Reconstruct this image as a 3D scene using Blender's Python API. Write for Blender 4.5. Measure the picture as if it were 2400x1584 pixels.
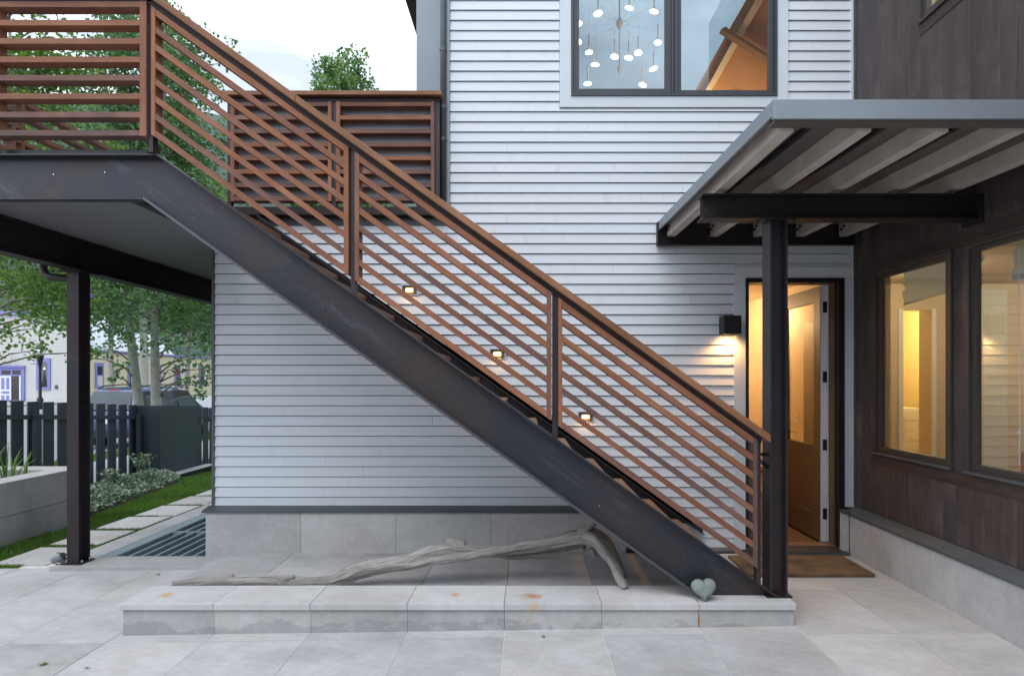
import bpy, math, random
from mathutils import Vector, noise, Matrix
R = math.radians
rnd = random.Random(7)
sc = bpy.context.scene
for o in list(bpy.data.objects): bpy.data.objects.remove(o)
COL = sc.collection

# ------------------------------------------------------------------ camera
CZ = 1.70
cam_d = bpy.data.cameras.new('camera'); cam = bpy.data.objects.new('camera', cam_d); COL.objects.link(cam)
cam.location = (0, 0, CZ); cam.rotation_euler = (R(90), 0, 0)
cam_d.sensor_width = 36; cam_d.lens = 20.7
cam_d.shift_x = -34/2400; cam_d.shift_y = 97/2400
cam_d.clip_start = .05; cam_d.clip_end = 3000
sc.camera = cam

# ------------------------------------------------------------------ sky and sun
SUN_EL, SUN_AZ = 58, 205       # azimuth: compass-like, 180 = behind the camera
w = bpy.data.worlds.new('World'); sc.world = w; w.use_nodes = True
nt = w.node_tree; nt.nodes.clear()
def WN(t, **k):
    n = nt.nodes.new(t)
    for a, b in k.items(): setattr(n, a, b)
    return n
out = WN('ShaderNodeOutputWorld'); bg = WN('ShaderNodeBackground'); bg.inputs['Strength'].default_value = .10
sky = WN('ShaderNodeTexSky', sky_type='NISHITA'); sky.sun_disc = False
sky.sun_elevation = R(SUN_EL); sky.sun_rotation = R(SUN_AZ)
tc = WN('ShaderNodeTexCoord'); mp = WN('ShaderNodeMapping'); mp.inputs['Scale'].default_value = (1, 1, 2.2)
nz = WN('ShaderNodeTexNoise'); nz.inputs['Scale'].default_value = 2.2; nz.inputs['Detail'].default_value = 6; nz.inputs['Roughness'].default_value = .55
cr = WN('ShaderNodeValToRGB')
cr.color_ramp.elements[0].position = .40; cr.color_ramp.elements[0].color = (3.0, 3.35, 3.9, 1)
cr.color_ramp.elements[1].position = .66; cr.color_ramp.elements[1].color = (9.2, 9.85, 10.8, 1)
mx = WN('ShaderNodeMix', data_type='RGBA'); mx.inputs[0].default_value = .93
L = nt.links.new
L(tc.outputs['Generated'], mp.inputs[0]); L(mp.outputs[0], nz.inputs['Vector']); L(nz.outputs[0], cr.inputs[0])
L(sky.outputs[0], mx.inputs[6]); L(cr.outputs[0], mx.inputs[7]); L(mx.outputs[2], bg.inputs[0]); L(bg.outputs[0], out.inputs[0])

sd = bpy.data.lights.new('sun', 'SUN'); sd.energy = .5; sd.angle = R(35); sd.color = (1, .97, .93)
sun = bpy.data.objects.new('sun', sd); COL.objects.link(sun)
az = R(SUN_AZ); el = R(SUN_EL)
to_sun = Vector((math.sin(az)*math.cos(el), math.cos(az)*math.cos(el), math.sin(el)))
sun.rotation_euler = to_sun.to_track_quat('Z', 'Y').to_euler(); sun.location = (-6, -6, 20)

vs = sc.view_settings; vs.view_transform = 'Standard'; vs.look = 'None'; vs.exposure = 1.52; vs.gamma = 1
sc.cycles.max_bounces = 8; sc.cycles.transparent_max_bounces = 16
try: sc.cycles.use_denoising = True
except Exception: pass

# ------------------------------------------------------------------ mesh helpers
class MB:
    def __init__(s): s.v = []; s.f = []
    def add(s, vs_, fs):
        b = len(s.v); s.v += [tuple(v) for v in vs_]; s.f += [tuple(b+i for i in f) for f in fs]; return s
    def box(s, x0, x1, y0, y1, z0, z1):
        if x0 > x1: x0, x1 = x1, x0
        if y0 > y1: y0, y1 = y1, y0
        if z0 > z1: z0, z1 = z1, z0
        return s.add([(x0,y0,z0),(x1,y0,z0),(x1,y1,z0),(x0,y1,z0),(x0,y0,z1),(x1,y0,z1),(x1,y1,z1),(x0,y1,z1)],
              [(0,3,2,1),(4,5,6,7),(0,1,5,4),(1,2,6,5),(2,3,7,6),(3,0,4,7)])
    def prism(s, pts, a0, a1, axis='y'):
        """polygon pts extruded along an axis. y: pts=(x,z); x: pts=(y,z); z: pts=(x,y)"""
        n = len(pts)
        def P(p, a):
            return (p[0], a, p[1]) if axis == 'y' else ((a, p[0], p[1]) if axis == 'x' else (p[0], p[1], a))
        vs_ = [P(p, a0) for p in pts] + [P(p, a1) for p in pts]
        fs = [tuple(range(n)), tuple(range(2*n-1, n-1, -1))] + [(i, i+n, (i+1) % n+n, (i+1) % n) for i in range(n)]
        return s.add(vs_, fs)
    def tube(s, pts, radii, n=8, cap=True):
        pts = [Vector(p) for p in pts]
        if not hasattr(radii, '__len__'): radii = [radii]*len(pts)
        ring = []; up = None
        for i, p in enumerate(pts):
            a = pts[max(0, i-1)]; b = pts[min(len(pts)-1, i+1)]
            d = (b-a).normalized()
            if up is None:
                up = Vector((0, 0, 1)) if abs(d.z) < .9 else Vector((1, 0, 0))
            u = d.cross(up).normalized(); v = u.cross(d).normalized(); up = v
            ring.append([p + (u*math.cos(t)+v*math.sin(t))*radii[i] for t in [2*math.pi*k/n for k in range(n)]])
        vs_ = [q for r_ in ring for q in r_]
        fs = []
        for i in range(len(pts)-1):
            for k in range(n):
                fs.append((i*n+k, i*n+(k+1) % n, (i+1)*n+(k+1) % n, (i+1)*n+k))
        if cap:
            fs.append(tuple(range(n-1, -1, -1))); fs.append(tuple((len(pts)-1)*n+k for k in range(n)))
        return s.add(vs_, fs)
    def lathe(s, prof, cx, cy, n=14):
        vs_ = []
        for r_, z in prof:
            for k in range(n):
                t = 2*math.pi*k/n; vs_.append((cx+r_*math.cos(t), cy+r_*math.sin(t), z))
        fs = []
        for i in range(len(prof)-1):
            for k in range(n): fs.append((i*n+k, i*n+(k+1) % n, (i+1)*n+(k+1) % n, (i+1)*n+k))
        fs.append(tuple(range(n-1, -1, -1))); fs.append(tuple((len(prof)-1)*n+k for k in range(n)))
        return s.add(vs_, fs)
    def build(s, name, mat, parent=None, smooth=False, normals=True):
        me = bpy.data.meshes.new(name); me.from_pydata(s.v, [], s.f); me.update()
        if normals:
            import bmesh
            bm = bmesh.new(); bm.from_mesh(me); bmesh.ops.recalc_face_normals(bm, faces=bm.faces); bm.to_mesh(me); bm.free()
        o = bpy.data.objects.new(name, me); COL.objects.link(o)
        if mat: me.materials.append(mat)
        if parent: o.parent = parent
        if smooth:
            for p in me.polygons: p.use_smooth = True
        return o

def box(name, mat, parent, *a): return MB().box(*a).build(name, mat, parent)
def bevel(o, wd=.004, seg=2):
    m = o.modifiers.new('bevel', 'BEVEL'); m.width = wd; m.segments = seg; m.limit_method = 'ANGLE'; return o
def thing(name, label, cat, group=None, loc=(0, 0, 0)):
    o = bpy.data.objects.new(name, None); COL.objects.link(o); o.empty_display_size = .1
    o['label'] = label; o['category'] = cat
    if group: o['group'] = group
    return o
def tag(o, label, cat, group=None):
    o['label'] = label; o['category'] = cat
    if group: o['group'] = group
    return o
def structure(o): o['kind'] = 'structure'; return o
def stuff(o, label=None, cat=None):
    o['kind'] = 'stuff'
    if label: o['label'] = label
    if cat: o['category'] = cat
    return o
def struct_empty(name):
    o = bpy.data.objects.new(name, None); COL.objects.link(o); o['kind'] = 'structure'; return o
# real positions on a frontal plane: scale k px per metre
def PX(x, k): return (x-1234)/k
def PZ(y, k): return CZ-(y-889)/k
def PY(k): return 1380/k

# ------------------------------------------------------------------ materials
def hexc(h):
    h = h.lstrip('#'); c = [int(h[i:i+2], 16)/255 for i in (0, 2, 4)]
    return tuple((x/12.92 if x <= .04045 else ((x+.055)/1.055)**2.4) for x in c)
class NT:
    def __init__(s, name):
        s.m = bpy.data.materials.new(name); s.m.use_nodes = True; s.t = s.m.node_tree; s.t.nodes.clear()
        s.o = s.n('ShaderNodeOutputMaterial')
    def n(s, t, **k):
        q = s.t.nodes.new(t)
        for a, b in k.items(): setattr(q, a, b)
        return q
    def l(s, a, b): s.t.links.new(a, b)
    def pos(s, scale=(1, 1, 1), rot=(0, 0, 0), rand=False):
        g = s.n('ShaderNodeNewGeometry'); mp_ = s.n('ShaderNodeMapping')
        src = g.outputs['Position']
        if rand:
            oi = s.n('ShaderNodeObjectInfo'); vm = s.n('ShaderNodeVectorMath', operation='SCALE')
            cx = s.n('ShaderNodeCombineXYZ'); s.l(oi.outputs['Random'], cx.inputs[0]); s.l(oi.outputs['Random'], cx.inputs[1]); s.l(oi.outputs['Random'], cx.inputs[2])
            s.l(cx.outputs[0], vm.inputs[0]); vm.inputs['Scale'].default_value = 37
            ad = s.n('ShaderNodeVectorMath', operation='ADD'); s.l(src, ad.inputs[0]); s.l(vm.outputs[0], ad.inputs[1]); src = ad.outputs[0]
        vr = s.n('ShaderNodeMapping'); vr.inputs['Rotation'].default_value = rot
        s.l(src, vr.inputs[0]); s.l(vr.outputs[0], mp_.inputs[0]); mp_.inputs['Scale'].default_value = scale
        return mp_.outputs[0]
    def noise(s, vec, scale, detail=4, rough=.55):
        q = s.n('ShaderNodeTexNoise'); q.inputs['Scale'].default_value = scale; q.inputs['Detail'].default_value = detail; q.inputs['Roughness'].default_value = rough
        s.l(vec, q.inputs['Vector']); return q.outputs[0]
    def ramp(s, fac, stops):
        q = s.n('ShaderNodeValToRGB'); e = q.color_ramp.elements
        e[0].position = stops[0][0]; e[0].color = (*stops[0][1], 1); e[1].position = stops[-1][0]; e[1].color = (*stops[-1][1], 1)
        for p, c in stops[1:-1]:
            a = e.new(p); a.color = (*c, 1)
        s.l(fac, q.inputs[0]); return q.outputs[0]
    def mixc(s, fac, a, b, mode='MIX'):
        q = s.n('ShaderNodeMix', data_type='RGBA', blend_type=mode)
        for i, v in ((0, fac), (6, a), (7, b)):
            if hasattr(v, 'default_value') or hasattr(v, 'links'): s.l(v, q.inputs[i])
            else: q.inputs[i].default_value = v if i == 0 else (*v, 1)
        return q.outputs[2]
    def math(s, op, a, b=None, clamp=False):
        q = s.n('ShaderNodeMath', operation=op); q.use_clamp = clamp
        for i, v in ((0, a), (1, b)):
            if v is None: continue
            if hasattr(v, 'links'): s.l(v, q.inputs[i])
            else: q.inputs[i].default_value = v
        return q.outputs[0]
    def rand(s): return s.n('ShaderNodeObjectInfo').outputs['Random']
    def done(s, col, rough=.6, metal=0, bump=None, bstr=.2, bdist=.01, spec=.5, trans=None):
        p = s.n('ShaderNodeBsdfPrincipled')
        if hasattr(col, 'links'): s.l(col, p.inputs['Base Color'])
        else: p.inputs['Base Color'].default_value = (*col, 1)
        if hasattr(rough, 'links'): s.l(rough, p.inputs['Roughness'])
        else: p.inputs['Roughness'].default_value = rough
        p.inputs['Metallic'].default_value = metal; p.inputs['Specular IOR Level'].default_value = spec
        if bump is not None:
            b = s.n('ShaderNodeBump'); b.inputs['Strength'].default_value = bstr; b.inputs['Distance'].default_value = bdist
            s.l(bump, b.inputs['Height']); s.l(b.outputs[0], p.inputs['Normal'])
        s.l(p.outputs[0], s.o.inputs[0]); return s.m

def paint(name, c, rough=.5, var=.06, scale=3, metal=0, spec=.4):
    t = NT(name); v = t.pos(); f = t.noise(v, scale, 5)
    a = tuple(x*(1-var) for x in c); b = tuple(min(1, x*(1+var)) for x in c)
    col = t.ramp(f, [(.3, a), (.7, b)])
    oi = t.rand(); k = t.math('ADD', t.math('MULTIPLY', oi, .05), .975)
    cc = t.n('ShaderNodeVectorMath', operation='SCALE'); t.l(col, cc.inputs[0]); t.l(k, cc.inputs['Scale'])
    return t.done(cc.outputs[0], rough, metal, f, .08, .003, spec)

def siding_mat():
    t = NT('painted siding'); g = t.pos((.35, 1, 6)); f = t.noise(g, 2.2, 6, .6)
    col = t.ramp(f, [(.25, (.615, .66, .705)), (.75, (.665, .705, .75))])
    g2 = t.pos((6, 6, 1.2), rand=True); d = t.noise(g2, 2.0, 4)
    dirt = t.ramp(d, [(.60, (1, 1, 1)), (.85, (.86, .85, .83))])
    c = t.mixc(1.0, col, dirt, 'MULTIPLY')
    k = t.math('ADD', t.math('MULTIPLY', t.rand(), .035), .985)
    cc = t.n('ShaderNodeVectorMath', operation='SCALE'); t.l(c, cc.inputs[0]); t.l(k, cc.inputs['Scale'])
    return t.done(cc.outputs[0], .55, 0, t.noise(t.pos((2, 2, 60)), 3, 3), .1, .002, .35)

def wood_mat(name, rot, c1, c2, c3, rough=.5, stretch=(1.2, 22, 22)):
    """stained timber, grain along local x after rotating by rot; tint differs board by board"""
    t = NT(name); g = t.pos(stretch, rot, rand=True)
    f = t.noise(g, 1.6, 6, .65); fine = t.noise(t.pos(tuple(k*3 for k in stretch), rot, rand=True), 3, 3)
    r_ = t.rand(); base = t.ramp(r_, [(0, c1), (.35, c2), (.7, c3), (1, c1)])
    var = t.ramp(f, [(.25, (.62, .60, .60)), (.55, (1, 1, 1)), (.8, (1.35, 1.25, 1.15))])
    c = t.mixc(1.0, base, var, 'MULTIPLY')
    c = t.mixc(.35, c, t.ramp(fine, [(.35, (.5, .48, .46)), (.6, (1.1, 1.1, 1.1))]), 'MULTIPLY')
    blot = t.noise(t.pos((1, 1, 1), (0, 0, 0), rand=True), 2.3, 3)
    c = t.mixc(t.math('MULTIPLY', t.ramp(blot, [(.5, (0, 0, 0)), (.72, (1, 1, 1))]), .5), c, tuple(x*1.5+.03 for x in c2))
    return t.done(c, rough+.08, 0, fine, .25, .003, .28)

def steel_mat(name, base=(.036, .044, .059), light=(.13, .145, .175), brown=(.066, .053, .050), rough=.42, metal=.55):
    t = NT(name); g = t.pos((1, 1, 1)); a = t.noise(g, 1.3, 6, .62); b = t.noise(t.pos((1.2, 3, 7), (0, R(-35.6), 0)), 1.7, 6, .7)
    c = t.ramp(a, [(.34, base), (.52, tuple((x+y)/2 for x, y in zip(base, brown))), (.70, brown)])
    s_ = t.ramp(b, [(.55, (0, 0, 0)), (.8, (1, 1, 1))])
    c = t.mixc(t.math('MULTIPLY', s_, .55), c, light)
    sp = t.noise(t.pos(), 60, 2); spk = t.ramp(sp, [(.70, (0, 0, 0)), (.74, (1, 1, 1))])
    c = t.mixc(t.math('MULTIPLY', spk, .25), c, (.3, .3, .32))
    rr = t.math('ADD', t.math('MULTIPLY', a, .25), rough-.1)
    return t.done(c, rr, metal, b, .08, .003, .4)

def stone_mat(name, c1=(.46, .475, .50), c2=(.58, .59, .61), extra=None, brown=.25, damp=False):
    t = NT(name); g = t.pos((1, 1.7, 1.5), (0, 0, R(12)), rand=True)
    f = t.noise(g, 2.3, 9, .68); col = t.ramp(f, [(.28, c1), (.72, c2)])
    h = t.noise(t.pos(rand=True), 1.1, 5, .6)
    col = t.mixc(t.math('MULTIPLY', t.ramp(h, [(.52, (0, 0, 0)), (.74, (1, 1, 1))]), brown), col, (.34, .29, .245))
    v = t.noise(t.pos((1, 5, 2), (0, 0, R(25)), rand=True), 2.4, 9, .72)
    col = t.mixc(t.math('MULTIPLY', t.ramp(v, [(.5, (0, 0, 0)), (.53, (1, 1, 1)), (.56, (0, 0, 0))]), .16), col, (.68, .68, .68))
    st2 = t.noise(t.pos((2.5, 2.5, .35), rand=True), 2.2, 5, .6); col = t.mixc(t.math('MULTIPLY', t.ramp(st2, [(.5, (0, 0, 0)), (.75, (1, 1, 1))]), .16), col, (.27, .26, .25))
    bl_ = t.noise(t.pos((1, 1.3, 1)), .85, 7, .65); col = t.mixc(.75, col, t.ramp(bl_, [(.36, (.80, .78, .77)), (.5, (1, 1, 1)), (.68, (1.10, 1.10, 1.10))]), 'MULTIPLY')
    gr_ = t.noise(t.pos(), 16, 6, .75); col = t.mixc(.5, col, t.ramp(gr_, [(.3, (.82, .82, .82)), (.7, (1.12, 1.12, 1.12))]), 'MULTIPLY')
    col = t.mixc(t.math('MULTIPLY', t.rand(), .14), col, (.50, .45, .40))
    sp = t.noise(t.pos(), 38, 2); col = t.mixc(t.math('MULTIPLY', t.ramp(sp, [(.72, (0, 0, 0)), (.78, (1, 1, 1))]), .45), col, (.16, .16, .16))
    k = t.math('ADD', t.math('MULTIPLY', t.rand(), .18), .92)
    cc = t.n('ShaderNodeVectorMath', operation='SCALE'); t.l(col, cc.inputs[0]); t.l(k, cc.inputs['Scale']); col = cc.outputs[0]
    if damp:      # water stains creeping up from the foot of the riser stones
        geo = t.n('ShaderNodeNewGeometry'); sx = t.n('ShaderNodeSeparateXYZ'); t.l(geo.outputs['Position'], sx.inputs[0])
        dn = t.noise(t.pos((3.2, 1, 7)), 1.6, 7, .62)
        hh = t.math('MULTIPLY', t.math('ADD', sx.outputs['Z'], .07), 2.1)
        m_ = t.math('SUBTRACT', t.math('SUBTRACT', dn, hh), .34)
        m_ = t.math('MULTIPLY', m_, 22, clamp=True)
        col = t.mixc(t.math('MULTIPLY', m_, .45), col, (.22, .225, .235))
    if extra:     # rust marks where iron stood: (x, y, z, rx, ry, rz, strength)
        for (x, y, z, rx, ry, rz, st, rc) in extra:
            geo = t.n('ShaderNodeNewGeometry'); mp_ = t.n('ShaderNodeMapping')
            mp_.inputs['Location'].default_value = (-x/rx, -y/ry, -z/rz); mp_.inputs['Scale'].default_value = (1/rx, 1/ry, 1/rz)
            wob = t.noise(t.pos(), 14, 3); t.l(geo.outputs['Position'], mp_.inputs[0])
            ln = t.n('ShaderNodeVectorMath', operation='LENGTH'); t.l(mp_.outputs[0], ln.inputs[0])
            q = t.math('ADD', ln.outputs['Value'], t.math('MULTIPLY', wob, .7))
            fac = t.math('MULTIPLY', t.ramp(q, [(.50, (1, 1, 1)), (.8, (.45, .45, .45)), (1.0, (0, 0, 0))]), st)
            col = t.mixc(fac, col, rc)
    return t.done(col, .72, 0, f, .12, .006, .3)

def glass_mat(name, tint=(1, 1, 1), refl=.10, rough=0.0):
    t = NT(name); tr = t.n('ShaderNodeBsdfTransparent'); tr.inputs[0].default_value = (*tint, 1)
    gl = t.n('ShaderNodeBsdfGlossy'); gl.inputs['Roughness'].default_value = rough; gl.inputs['Color'].default_value = (.95, .98, 1, 1)
    lw = t.n('ShaderNodeFresnel'); lw.inputs[0].default_value = 1.5
    # real panes are never flat: a slow warp bends the reflections
    b = t.n('ShaderNodeBump'); b.inputs['Strength'].default_value = .012; b.inputs['Distance'].default_value = .1
    t.l(t.noise(t.pos(), 1.2, 1), b.inputs['Height']); t.l(b.outputs[0], gl.inputs['Normal'])
    bf = t.n('ShaderNodeNewGeometry').outputs['Backfacing']
    fac = t.math('MULTIPLY', t.math('ADD', t.math('MULTIPLY', lw.outputs[0], 1.6), refl, clamp=True), t.math('SUBTRACT', 1.0, bf))
    mxs = t.n('ShaderNodeMixShader'); t.l(fac, mxs.inputs[0]); t.l(tr.outputs[0], mxs.inputs[1]); t.l(gl.outputs[0], mxs.inputs[2])
    t.l(mxs.outputs[0], t.o.inputs[0]); return t.m
def emit_mat(name, c, st):
    t = NT(name); e = t.n('ShaderNodeEmission'); e.inputs[0].default_value = (*c, 1); e.inputs[1].default_value = st
    t.l(e.outputs[0], t.o.inputs[0]); return t.m
def leaf_mat(name, a, b, c, tr=.35):
    t = NT(name); g = t.n('ShaderNodeNewGeometry'); f = t.noise(t.pos(), 1.1, 3)
    rp = t.n('ShaderNodeValToRGB'); 
    col = t.ramp(g.outputs['Random Per Island'], [(0, a), (.5, b), (1, c)])
    col = t.mixc(.6, col, t.ramp(f, [(.35, (.55, .6, .6)), (.65, (1.25, 1.25, 1.1))]), 'MULTIPLY')
    d = t.n('ShaderNodeBsdfPrincipled'); t.l(col, d.inputs['Base Color']); d.inputs['Roughness'].default_value = .45
    tl = t.n('ShaderNodeBsdfTranslucent'); t.l(t.mixc(1, col, (1.0, 1.25, .5), 'MULTIPLY'), tl.inputs[0])
    m = t.n('ShaderNodeMixShader'); m.inputs[0].default_value = tr; t.l(d.outputs[0], m.inputs[1]); t.l(tl.outputs[0], m.inputs[2])
    t.l(m.outputs[0], t.o.inputs[0]); return t.m

SL = R(35.58)
M = {}
M['siding'] = siding_mat()
M['trim'] = paint('painted trim', (.615, .66, .705), .5, .03)
M['backing'] = paint('building paper', (.05, .05, .055), .9)
wc = ((.29, .118, .056), (.215, .092, .055), (.128, .079, .071))
M['wood_h'] = wood_mat('cedar along x', (0, 0, 0), *wc)
M['wood_v'] = wood_mat('cedar upright', (0, R(90), 0), *wc)
M['wood_s'] = wood_mat('cedar along the slope', (0, -SL, 0), *wc)
M['wood_y'] = wood_mat('cedar along y', (0, 0, R(90)), *wc)
cc_ = ((.24, .115, .058), (.22, .10, .052), (.19, .09, .05))
M['cap_s'] = wood_mat('handrail along the slope', (0, -SL, 0), *cc_)
M['cap_h'] = wood_mat('handrail along x', (0, 0, 0), *cc_)
M['tread'] = wood_mat('stair tread timber', (0, 0, R(90)), (.24, .13, .08), (.22, .12, .075), (.26, .15, .1))
M['dark_boards'] = wood_mat('dark stained boards', (0, R(90), 0), (.070, .053, .050), (.080, .060, .054), (.062, .051, .053), .36, (1.0, 14, 14))
M['dark_trim_y'] = wood_mat('dark stained trim', (0, 0, R(90)), (.058, .041, .037), (.062, .044, .039), (.058, .042, .040), .40, (1.0, 14, 14))
M['steel'] = steel_mat('mill scale steel')
M['steel_edge'] = steel_mat('highlight toned steel edge', (.10, .11, .13), (.24, .26, .30), (.12, .11, .12), .38, .6)  # paler steel, puts the bottom flange highlight into the colour
M['steel_dark'] = steel_mat('dark brown steel', (.022, .02, .022), (.06, .055, .06), (.035, .025, .024), .5, .4)
M['steel_post'] = steel_mat('post steel', (.035, .036, .045), (.085, .085, .1), (.06, .042, .042), .45, .5)
M['zinc'] = paint('grey metal flashing', (.23, .26, .29), .42, .08, 2, .35)
M['zinc_dark'] = paint('dark metal flashing', (.10, .11, .12), .45, .12, 5, .3)
M['frame'] = paint('window frame metal', (.06, .065, .075), .38, .08, 4, .2)
M['frame_brown'] = paint('brown window frame', (.055, .047, .043), .42, .08, 4, .1)
M['rafter'] = paint('grey rafter stain', (.50, .45, .395), .6, .1, 6)
M['deck_metal'] = paint('roof decking', (.10, .09, .082), .6, .15, 3)
M['soffit'] = paint('soffit panel', (.15, .15, .155), .7, .04, 2)
M['stone'] = stone_mat('paving stone', (.355, .36, .37), (.47, .475, .485), None, .5)
RUST = (.40, .17, .055)
M['cap_stone'] = stone_mat('bench cap stone', (.44, .445, .455), (.53, .535, .545), [
    (PX(389, 327), 4.215, .16, .09, .10, .07, 0.8, (.48, .29, .13)), (PX(1068, 327), 4.215, .16, .07, .075, .07, 0.8, (.48, .29, .13)),
    (PX(1246, 327), 4.19, .16, .13, .11, .08, .85, RUST), (PX(1252, 341), 4.06, .13, .07, .06, .14, .7, (.55, .33, .13)),
    (1.189, 4.10, .15, .025, .09, .09, .8, RUST)], .1)
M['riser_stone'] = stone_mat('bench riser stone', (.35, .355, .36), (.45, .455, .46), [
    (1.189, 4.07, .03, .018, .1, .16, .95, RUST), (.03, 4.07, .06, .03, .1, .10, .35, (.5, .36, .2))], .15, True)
M['plinth'] = stone_mat('plinth stone', (.37, .375, .38), (.48, .48, .485), None, .22)
M['concrete'] = stone_mat('cast concrete', (.34, .345, .35), (.42, .42, .425), None, .2)
M['sand'] = paint('joint sand', (.58, .57, .55), .9, .2, 30)
M['glass'] = glass_mat('window glass', (.93, .96, .95), .07)
M['glass_up'] = glass_mat('coated window glass', (.84, .87, .87), .05)
M['rear_glass'] = glass_mat('rear window glass', (.52, .58, .61), .04)
M['door_glass'] = glass_mat('door glass', (.95, .9, .8), .06)
M['door_wood'] = paint('bronze door paint', (.12, .078, .038), .42, .06, 4)
M['door_white'] = paint('door edge weatherstrip', (.62, .63, .66), .45, .03)
M['black'] = paint('black metal', (.012, .012, .014), .4, .1, 8)
M['wall_warm'] = paint('warm interior paint', (.62, .52, .37), .7, .03)
M['wall_yellow'] = paint('yellow interior paint', (.72, .58, .28), .7, .03)
M['wall_orange'] = paint('amber ceiling boards', (.42, .23, .10), .6, .06)
M['floor_wood'] = wood_mat('interior floor boards', (0, 0, 0), (.22, .11, .05), (.24, .12, .055), (.2, .1, .045))
M['wall_pale'] = paint('pale interior paint', (.55, .56, .50), .7, .03)
M['white'] = paint('white paint', (.75, .75, .74), .5, .03)
M['dark_fence'] = paint('charcoal fence paint', (.030, .042, .055), .45, .12, 3)
M['grate'] = paint('galvanised grate', (.30, .37, .42), .45, .08, 4, .3)
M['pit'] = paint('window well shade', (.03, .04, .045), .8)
M['soil'] = paint('garden soil', (.06, .045, .035), .95, .4, 12)
M['asphalt'] = paint('pale worn asphalt', (.24, .24, .25), .85, .1, 1.5)
M['sidewalk'] = paint('pavement concrete', (.32, .32, .33), .85, .06, 2)
t = NT('lawn soil'); M['lawn'] = t.done(t.ramp(t.noise(t.pos(), 5, 6), [(.3, (.05, .12, .02)), (.6, (.09, .20, .035)), (.8, (.2, .19, .08))]), .95)
t = NT('hill forest'); f = t.noise(t.pos((1, 1, 2)), .16, 12, .8); M['hill'] = t.done(t.ramp(f, [(.3, (.05, .085, .085)), (.5, (.09, .14, .12)), (.7, (.16, .24, .18))]), .95, 0, f, 1, 3)
t = NT('meadow'); M['ground'] = t.done(t.ramp(t.noise(t.pos(), .3, 6), [(.3, (.09, .12, .05)), (.7, (.2, .2, .14))]), .95)
M['leaf'] = leaf_mat('aspen leaves', (.08, .155, .07), (.14, .245, .10), (.25, .37, .16), .45)
M['leaf_blue'] = leaf_mat('cool aspen leaves', (.075, .145, .09), (.135, .23, .145), (.23, .35, .20), .45)
M['leaf_lime'] = leaf_mat('lime leaves', (.07, .13, .05), (.13, .23, .07), (.26, .35, .09), .45)
M['leaf_silver'] = leaf_mat('silver groundcover leaves', (.10, .16, .10), (.20, .27, .20), (.36, .42, .36), .15)
M['blade'] = leaf_mat('grass blades', (.05, .125, .015), (.09, .20, .03), (.20, .26, .07), .3)
t = NT('aspen bark'); v = t.pos((3, 3, 9)); a = t.noise(v, 2.2, 6, .7)
M['bark'] = t.done(t.ramp(a, [(.30, (.05, .05, .05)), (.38, (.30, .31, .27)), (.6, (.40, .41, .36)), (.8, (.46, .46, .40))]), .8, 0, a, .4, .01)
M['twig'] = paint('twig bark', (.22, .20, .17), .8, .2)
t = NT('driftwood'); oc = t.n('ShaderNodeAttribute'); oc.attribute_name = 'grain'; mp_ = t.n('ShaderNodeMapping'); mp_.inputs['Scale'].default_value = (2.2, 4.2, 4.2)
t.l(oc.outputs['Vector'], mp_.inputs[0]); a = t.noise(mp_.outputs[0], 2.2, 10, .72); ck = t.noise(mp_.outputs[0], 1.3, 6, .8); b = t.noise(t.pos(), 3, 4)
c = t.ramp(a, [(.32, (.05, .045, .04)), (.42, (.30, .29, .27)), (.55, (.56, .55, .53)), (.75, (.72, .71, .70))])
c = t.mixc(.5, c, t.ramp(b, [(.35, (.82, .78, .72)), (.65, (1.15, 1.15, 1.15))]), 'MULTIPLY')
c = t.mixc(t.ramp(ck, [(.488, (0, 0, 0)), (.50, (.8, .8, .8)), (.512, (0, 0, 0))]), c, (.05, .045, .04)); M['drift'] = t.done(c, .88, 0, a, 1.0, .02)
t = NT('green grey field stone'); a = t.noise(t.pos(), 22, 6, .7); b = t.noise(t.pos(), 110, 2)
c = t.ramp(a, [(.3, (.13, .16, .155)), (.7, (.25, .285, .27))]); c = t.mixc(t.math('MULTIPLY', t.ramp(b, [(.6, (0, 0, 0)), (.75, (1, 1, 1))]), .4), c, (.13, .14, .14))
M['heart'] = t.done(c, .8, 0, a, .5, .006)
t = NT('coir mat'); a = t.noise(t.pos(), 160, 3); b = t.noise(t.pos(), 5, 5)
c = t.ramp(b, [(.35, (.10, .062, .036)), (.65, (.22, .135, .068))]); c = t.mixc(.6, c, t.ramp(a, [(.3, (.45, .45, .45)), (.7, (1.3, 1.3, 1.2))]), 'MULTIPLY')
M['coir'] = t.done(c, .95, 0, a, 1, .01)
M['cream'] = paint('cream clapboard paint', (.68, .61, .44), .7, .03, 1)
M['offwhite'] = paint('off white clapboard paint', (.56, .565, .545), .7, .03, 1)
M['purple'] = paint('periwinkle trim', (.22, .23, .52), .6, .05)
M['metal_roof'] = paint('pale metal roof', (.52, .56, .62), .5, .04, .5)
M['dark_glass'] = paint('dark glazing', (.05, .045, .05), .15, .2)
M['brick_red'] = paint('red curtain', (.25, .05, .04), .8)
M['yellow'] = paint('yellow kerb paint', (.75, .50, .03), .7)
t = NT('car paint'); p = t.n('ShaderNodeBsdfPrincipled'); p.inputs['Base Color'].default_value = (.04, .08, .20, 1); p.inputs['Metallic'].default_value = .3; p.inputs['Roughness'].default_value = .35
p.inputs['Coat Weight'].default_value = .8; t.l(p.outputs[0], t.o.inputs[0]); M['car'] = t.m
M['car_white'] = paint('white car paint', (.7, .72, .75), .3, .02)
t = NT('car window'); M['car_glass'] = t.done((.05, .065, .08), .06, 0, spec=1)
M['tyre'] = paint('tyre rubber', (.02, .02, .02), .8)
M['red_lens'] = paint('red lamp lens', (.55, .03, .04), .2)
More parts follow.
